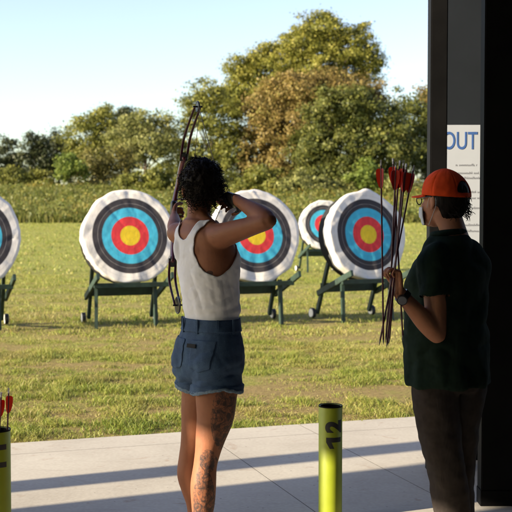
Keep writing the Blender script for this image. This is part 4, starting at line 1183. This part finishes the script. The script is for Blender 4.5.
for v in sb.verts:
    n1 = noise.noise(Vector((v.co.x*7, v.co.y*7, v.co.z*5))); lo = max(0, (1.25-v.co.z))/.4
    n2 = noise.noise(Vector((v.co.x*16+v.co.z*5, v.co.y*16, v.co.z*9+3)))
    n3 = abs(noise.noise(Vector((v.co.x*6+v.co.z*9, v.co.y*6, v.co.z*7-v.co.x*8))))
    v.co += v.normal*(.006*n1+.009*n2*(.5+lo)+.016*(n3-.15))
# hollow out hem, sleeves and collar: drop the closing faces
kill = []
for f in sb.faces:
    c = f.calc_center_median()
    if f.normal.z < -.75 and c.z < iz(380) : kill.append(f)
    for s0, e0 in ((Ls, Le), (Rs, Re)):
        ax = (e0-s0).normalized()
        if f.normal.dot(ax) > .8 and (c-s0).dot(ax) > (e0-s0).length*.49: kill.append(f)
bmesh.ops.delete(sb, geom=list(set(kill)), context='FACES')
sh_ = from_bm('shirt', sb, shirt_m, inst, smooth=True)
bm = bmesh.new(); torus(bm, (ix(449)-.006, -.010, iz(233.5)), (-.14*.6, .14*.8, 1), .066, .013, 32, 10); from_bm('collar', bm, shirt_m, sh_, smooth=True)
# trousers
bm = bmesh.new()
torso2(bm, [(.735, ix(450), 0, .12, .10, .11), (.79, ix(450), 0, .152, .118, .130), (.86, ix(450), 0, .150, .115, .120), (.92, ix(450), 0, .13, .10, .10)])
pl_ = [(ix(433), -.05, .82, .100), (ix(435), -.05, iz(400), .098), (ix(438), -.05, iz(425), .092), (ix(443), -.055, iz(455), .084), (ix(447), -.06, iz(480), .080), (ix(451), -.06, iz(505), .076), (ix(454), -.06, .14, .074), (ix(454.5), -.06, .05, .072)]
pr_ = [(ix(469), .05, .82, .098), (ix(467), .05, iz(400), .095), (ix(463.5), .055, iz(425), .090), (ix(461.5), .06, iz(455), .084), (ix(461), .06, iz(480), .078), (ix(462), .06, iz(505), .074), (ix(462), .06, .14, .072), (ix(462), .06, .05, .070)]
for L_ in (pl_, pr_): limb(bm, L_, n=28, sub=5, dome=False)
pb = voxel(bm, .006, 2)
for v in pb.verts:
    c = v.co; k = max(0, (.72-c.z)); 
    fold = noise.noise(Vector((c.x*9, c.y*9, c.z*7+c.x*10)))*.009*(.4+k*1.4)+noise.noise(Vector((c.x*12+c.z*12, c.y*12, c.z*22)))*.0055*(1 if abs(c.z-.47) < .18 or c.z < .25 or c.z > .62 else .5)
    v.co += v.normal*fold
kill = [f for f in pb.faces if f.normal.z < -.8 and f.calc_center_median().z < .06]
bmesh.ops.delete(pb, geom=kill, context='FACES')
from_bm('trousers', pb, pants_m, inst, smooth=True)
for (b) in ((ix(454), -.06), (ix(462), .06)):
    a0 = Vector((b[0], b[1], .0)); bm = bmesh.new()
    limb(bm, [(*(a0-fI*.06+Vector((0, 0, .06))), .038, .045), (*(a0+fI*.0+Vector((0, 0, .06))), .043, .045), (*(a0+fI*.09+Vector((0, 0, .045))), .048, .030), (*(a0+fI*.16+Vector((0, 0, .036))), .040, .022)], ref=tuple(rI), n=18, sub=4)
    se = from_bm('shoe', bm, shoe_black, inst, smooth=True)
    bm = bmesh.new(); pr = [(-.105, .015), (-.09, .036), (-.03, .044), (.05, .046), (.11, .052), (.17, .042), (.20, .018)]
    top = [a0+fI*t+rI*w_ for t, w_ in pr]+[a0+fI*t-rI*w_ for t, w_ in pr[::-1]]
    rings(bm, [top, [p+Vector((0, 0, .026)) for p in top]]); from_bm('sole', bm, sole_m, se)
# hair: close to the skull, gathered at the nape with loose wisps
bm = bmesh.new(); bmesh.ops.create_icosphere(bm, subdivisions=5, radius=1)
for v in bm.verts:
    d = v.co.copy(); q = Vector((d.x*.083, d.y*.099-.018, d.z*.094+.020))
    q += d*(.004*noise.noise(Vector((d.x*14, d.y*14, d.z*3))))
    if d.z < 0 and d.y < 0: q.z -= .028*(-d.z); q.y -= .003
    v.co = hcI+RI@q
kill = []
for v in bm.verts:
    q = RI.transposed()@(v.co-hcI)
    if q.y > .052 or (q.y > .0 and q.z < .012) or (q.y > -.03 and q.z < -.03) or q.z < -.100+.02*noise.noise(q*60): kill.append(v)
bmesh.ops.delete(bm, geom=kill, context='VERTS')
for i in range(110):
    x = rr.uniform(-.066, .066); p = hcI+RI@Vector((x, -.112+abs(x)*.65+rr.uniform(-.012, .006), rr.uniform(-.075, .02)))
    e = p+RI@Vector((rr.uniform(-.012, .02), rr.uniform(-.022, .004), -rr.uniform(.008, .026)))
    m_ = (p+e)/2+RI@Vector((0, -rr.uniform(.002, .012), 0))
    limb(bm, [(*p, .0018), (*m_, .0014), (*e, .0005)], n=4, sub=3, dome=False)
from_bm('hair', bm, brown_hair, inst, smooth=True)
# cap: crown with the arched opening and strap at the back, brim, button
bm = bmesh.new(); nu, nv = 160, 60; V = []
for j in range(nv+1):
    ph2 = (pi/2)*(1-j/nv)*.985
    row = []
    for i in range(nu):
        t = 2*pi*i/nu; cx_, sy_ = cos(t), sin(t)
        rad = cos(ph2)**.92; zq = sin(ph2)**.92*.100
        q = Vector((cx_*.089*rad, sy_*.107*rad-.016+.0, zq+.028-(.026*(.5-.5*sy_))*rad))
        q += Vector((cx_, sy_, .3))*.0022*math.cos(6*t)*rad*0+Vector((cx_, sy_, 0))*.003*noise.noise(Vector((cx_*4, sy_*4, zq*30)))-Vector((cx_*rad, sy_*rad, .4))*.0022*math.exp(-((((t*6/(2*pi)+.5) % 1)-.5)/.035)**2)
        row.append(bm.verts.new(hcI+RI@q))
    V.append(row)
for j in range(nv):
    for i in range(nu):
        t = 2*pi*(i+.5)/nu; back = (t-1.5*pi); zr = (nv-j-.5)/nv       # 0 at the edge
        # opening centred at the back, arch-shaped, strap left below it
        if abs(back) < .52 and .10 < zr < .10+.34*sqrt(max(0, 1-(back/.52)**2)): continue
        bm.faces.new((V[j][i], V[j][(i+1) % nu], V[j+1][(i+1) % nu], V[j+1][i]))
for _ in range(10):
    new = {}
    for v in bm.verts:
        if v.is_boundary and (RI.transposed()@(v.co-hcI)).y < -.03:
            nb_ = [e.other_vert(v).co for e in v.link_edges if e.is_boundary]
            if len(nb_) == 2: new[v] = v.co*.4+(nb_[0]+nb_[1])*.3
    for v, c in new.items(): v.co = c
cp = from_bm('cap', bm, cap_m, inst, smooth=True); md = cp.modifiers.new('t', 'SOLIDIFY'); md.thickness = .003; md.offset = 1
bm = bmesh.new(); secs = []
nb = 20; A_, B_ = [], []
for k in range(nb+1):
    t = radians(28)+radians(124)*k/nb; c_, s_ = cos(t), sin(t)
    inner = Vector((c_*.089, s_*.107-.016, .028)); ext = .068*max(0, sin((t-radians(28))/radians(124)*pi))**.7
    for f_, lst in ((0, A_), (1, B_)): pass
    row = []
    for m_ in range(7):
        g = m_/6; q = inner+Vector((c_*.15, 1, 0)).normalized()*ext*g; q.z = .028-.004*g-.012*(c_/.88)**2*(.4+.6*g)
        row.append(bm.verts.new(hcI+RI@q))
    A_.append(row)
for k in range(nb):
    for m_ in range(6): bm.faces.new((A_[k][m_], A_[k+1][m_], A_[k+1][m_+1], A_[k][m_+1]))
br_ = from_bm('brim', bm, cap_m, cp, smooth=True); md = br_.modifiers.new('t', 'SOLIDIFY'); md.thickness = .004
bm = bmesh.new(); ell(bm, LI(0, -.016, .119), (.007, .007, .004), RI, 12); from_bm('button', bm, cap_m, cp, smooth=True)
# eyes, spectacles, mask
for s_ in (-1, 1):
    bm = bmesh.new(); ell(bm, LI(s_*.031, .068, .004), (.0125,)*3, RI, 16); ey = from_bm('eye', bm, eye_w, inst, smooth=True)
    bm = bmesh.new(); ell(bm, LI(s_*.031, .0768, .004), (.006, .0045, .006), RI, 12); from_bm('iris', bm, eye_d, ey, smooth=True)
bm = bmesh.new()
for s_ in (-1, 1):
    torus(bm, LI(s_*.034, .104, .002), RI@Vector((s_*.18, 1, 0)), .021, .0024, 28, 8, sx=.82)
    limb(bm, [(*LI(s_*.058, .098, .010), .0024), (*LI(s_*.076, .05, .011), .0022), (*LI(s_*.0795, .0, .012), .0022), (*LI(s_*.078, -.02, .0), .0022)], n=6, sub=4)
limb(bm, [(*LI(-.013, .106, .008), .002), (*LI(0, .109, .011), .002), (*LI(.013, .106, .008), .002)], n=6, sub=3)
gl = from_bm('spectacles', bm, black_plastic, inst, smooth=True)
for s_ in (-1, 1):
    bm = bmesh.new(); ax = (RI@Vector((s_*.18, 1, 0))).normalized(); c = LI(s_*.034, .104, .002); cyl(bm, c-ax*.0008, c+ax*.0008, .0185, 28); from_bm('lens', bm, glass_m, gl)
bm = bmesh.new(); V = []
for j in range(11):
    zq = -.026-.078*j/10; row = []
    for i in range(21):
        a = radians(-60+120*i/20); bulge = 1-((j-4)/8)**2
        x = .066*sin(a)*(1-.010*j); y = .022+(.072+.020*bulge)*cos(a)+.012*max(0, cos(a))**6*(j < 6)
        row.append(bm.verts.new(LI(x, y, zq+.002*sin(j*2.1))))
    V.append(row)
for j in range(10):
    for i in range(20): bm.faces.new((V[j][i], V[j][i+1], V[j+1][i+1], V[j+1][i]))
mk = from_bm('face_mask', bm, mask_m, inst, smooth=True); md = mk.modifiers.new('t', 'SOLIDIFY'); md.thickness = .002; md.offset = 1
for s_ in (-1, 1):
    bm = bmesh.new(); limb(bm, [(*LI(s_*.066, .036, -.032), .0011), (*LI(s_*.077, .012, .010), .0011), (*LI(s_*.080, -.020, .012), .0011), (*LI(s_*.079, -.022, -.025), .0011), (*LI(s_*.072, .0, -.06), .0011), (*LI(s_*.060, .034, -.104), .0016)], n=6, sub=4); from_bm('ear_loop', bm, mask_m, mk, smooth=True)
# wrist watch
axw = (Lw-Le).normalized(); cw = Lw-axw*.022
bm = bmesh.new(); nseg = 32; sidew = axw.cross(Vector((0, 1, 0))).normalized(); upw = sidew.cross(axw)
rings(bm, [[cw+axw*dz+(sidew*cos(2*pi*k/nseg)*r+upw*sin(2*pi*k/nseg)*r) for k in range(nseg)] for dz, r in ((-.011, .030), (-.012, .034), (.012, .032), (.011, .027), (-.011, .030))], False)
wt = from_bm('watch_strap', bm, black_plastic, inst, smooth=True, sharp=40)
fd = Vector((-.35, -.93, -.1)); fd = (fd-axw*fd.dot(axw)).normalized()
bm = bmesh.new(); cyl(bm, cw+fd*.028, cw+fd*.043, .021, 32); from_bm('watch_case', bm, black_plastic, wt, smooth=True, sharp=40)
bm = bmesh.new(); cyl(bm, cw+fd*.0425, cw+fd*.0438, .0175, 32); from_bm('dial', bm, steel, wt)
# the bunch of arrows through the closed hand: tips down, fanned at the top
gc = IB+ghold; GH = 'arrows of the archer and instructor'
Dg = gc.y+.0
bunch = [((381, 166), (383.5, 345), 'arrow leaning out furthest left at the top of the held bunch'),
         ((396, 165), (388, 346), 'arrow with its vanes in the middle of the held bunch'),
         ((399.5, 167), (385.5, 343), 'held arrow just right of the middle vanes'),
         ((405.5, 171), (386.5, 348), 'held arrow second from the right at the vanes'),
         ((412.5, 174), (379, 346), 'arrow leaning furthest right at the top of the held bunch, its tip furthest left'),
         ((393.5, 171), (403, 341), 'held arrow whose tip hangs apart, furthest right below the hand'),
         ((402.5, 176), (389, 344), 'short showing held arrow tucked behind the middle vanes')]
for i, (t_, f_, lb) in enumerate(bunch):
    dy = (-.006, .006, .014, -.002, .010, .018, .022)[i]
    a = P(*f_, Dg+dy-.02*i*.2); b = P(*t_, Dg+dy+.03*(i % 3))
    # keep its crossing point near the fist
    place_arrow(a, b, lb, GH, i*.7)
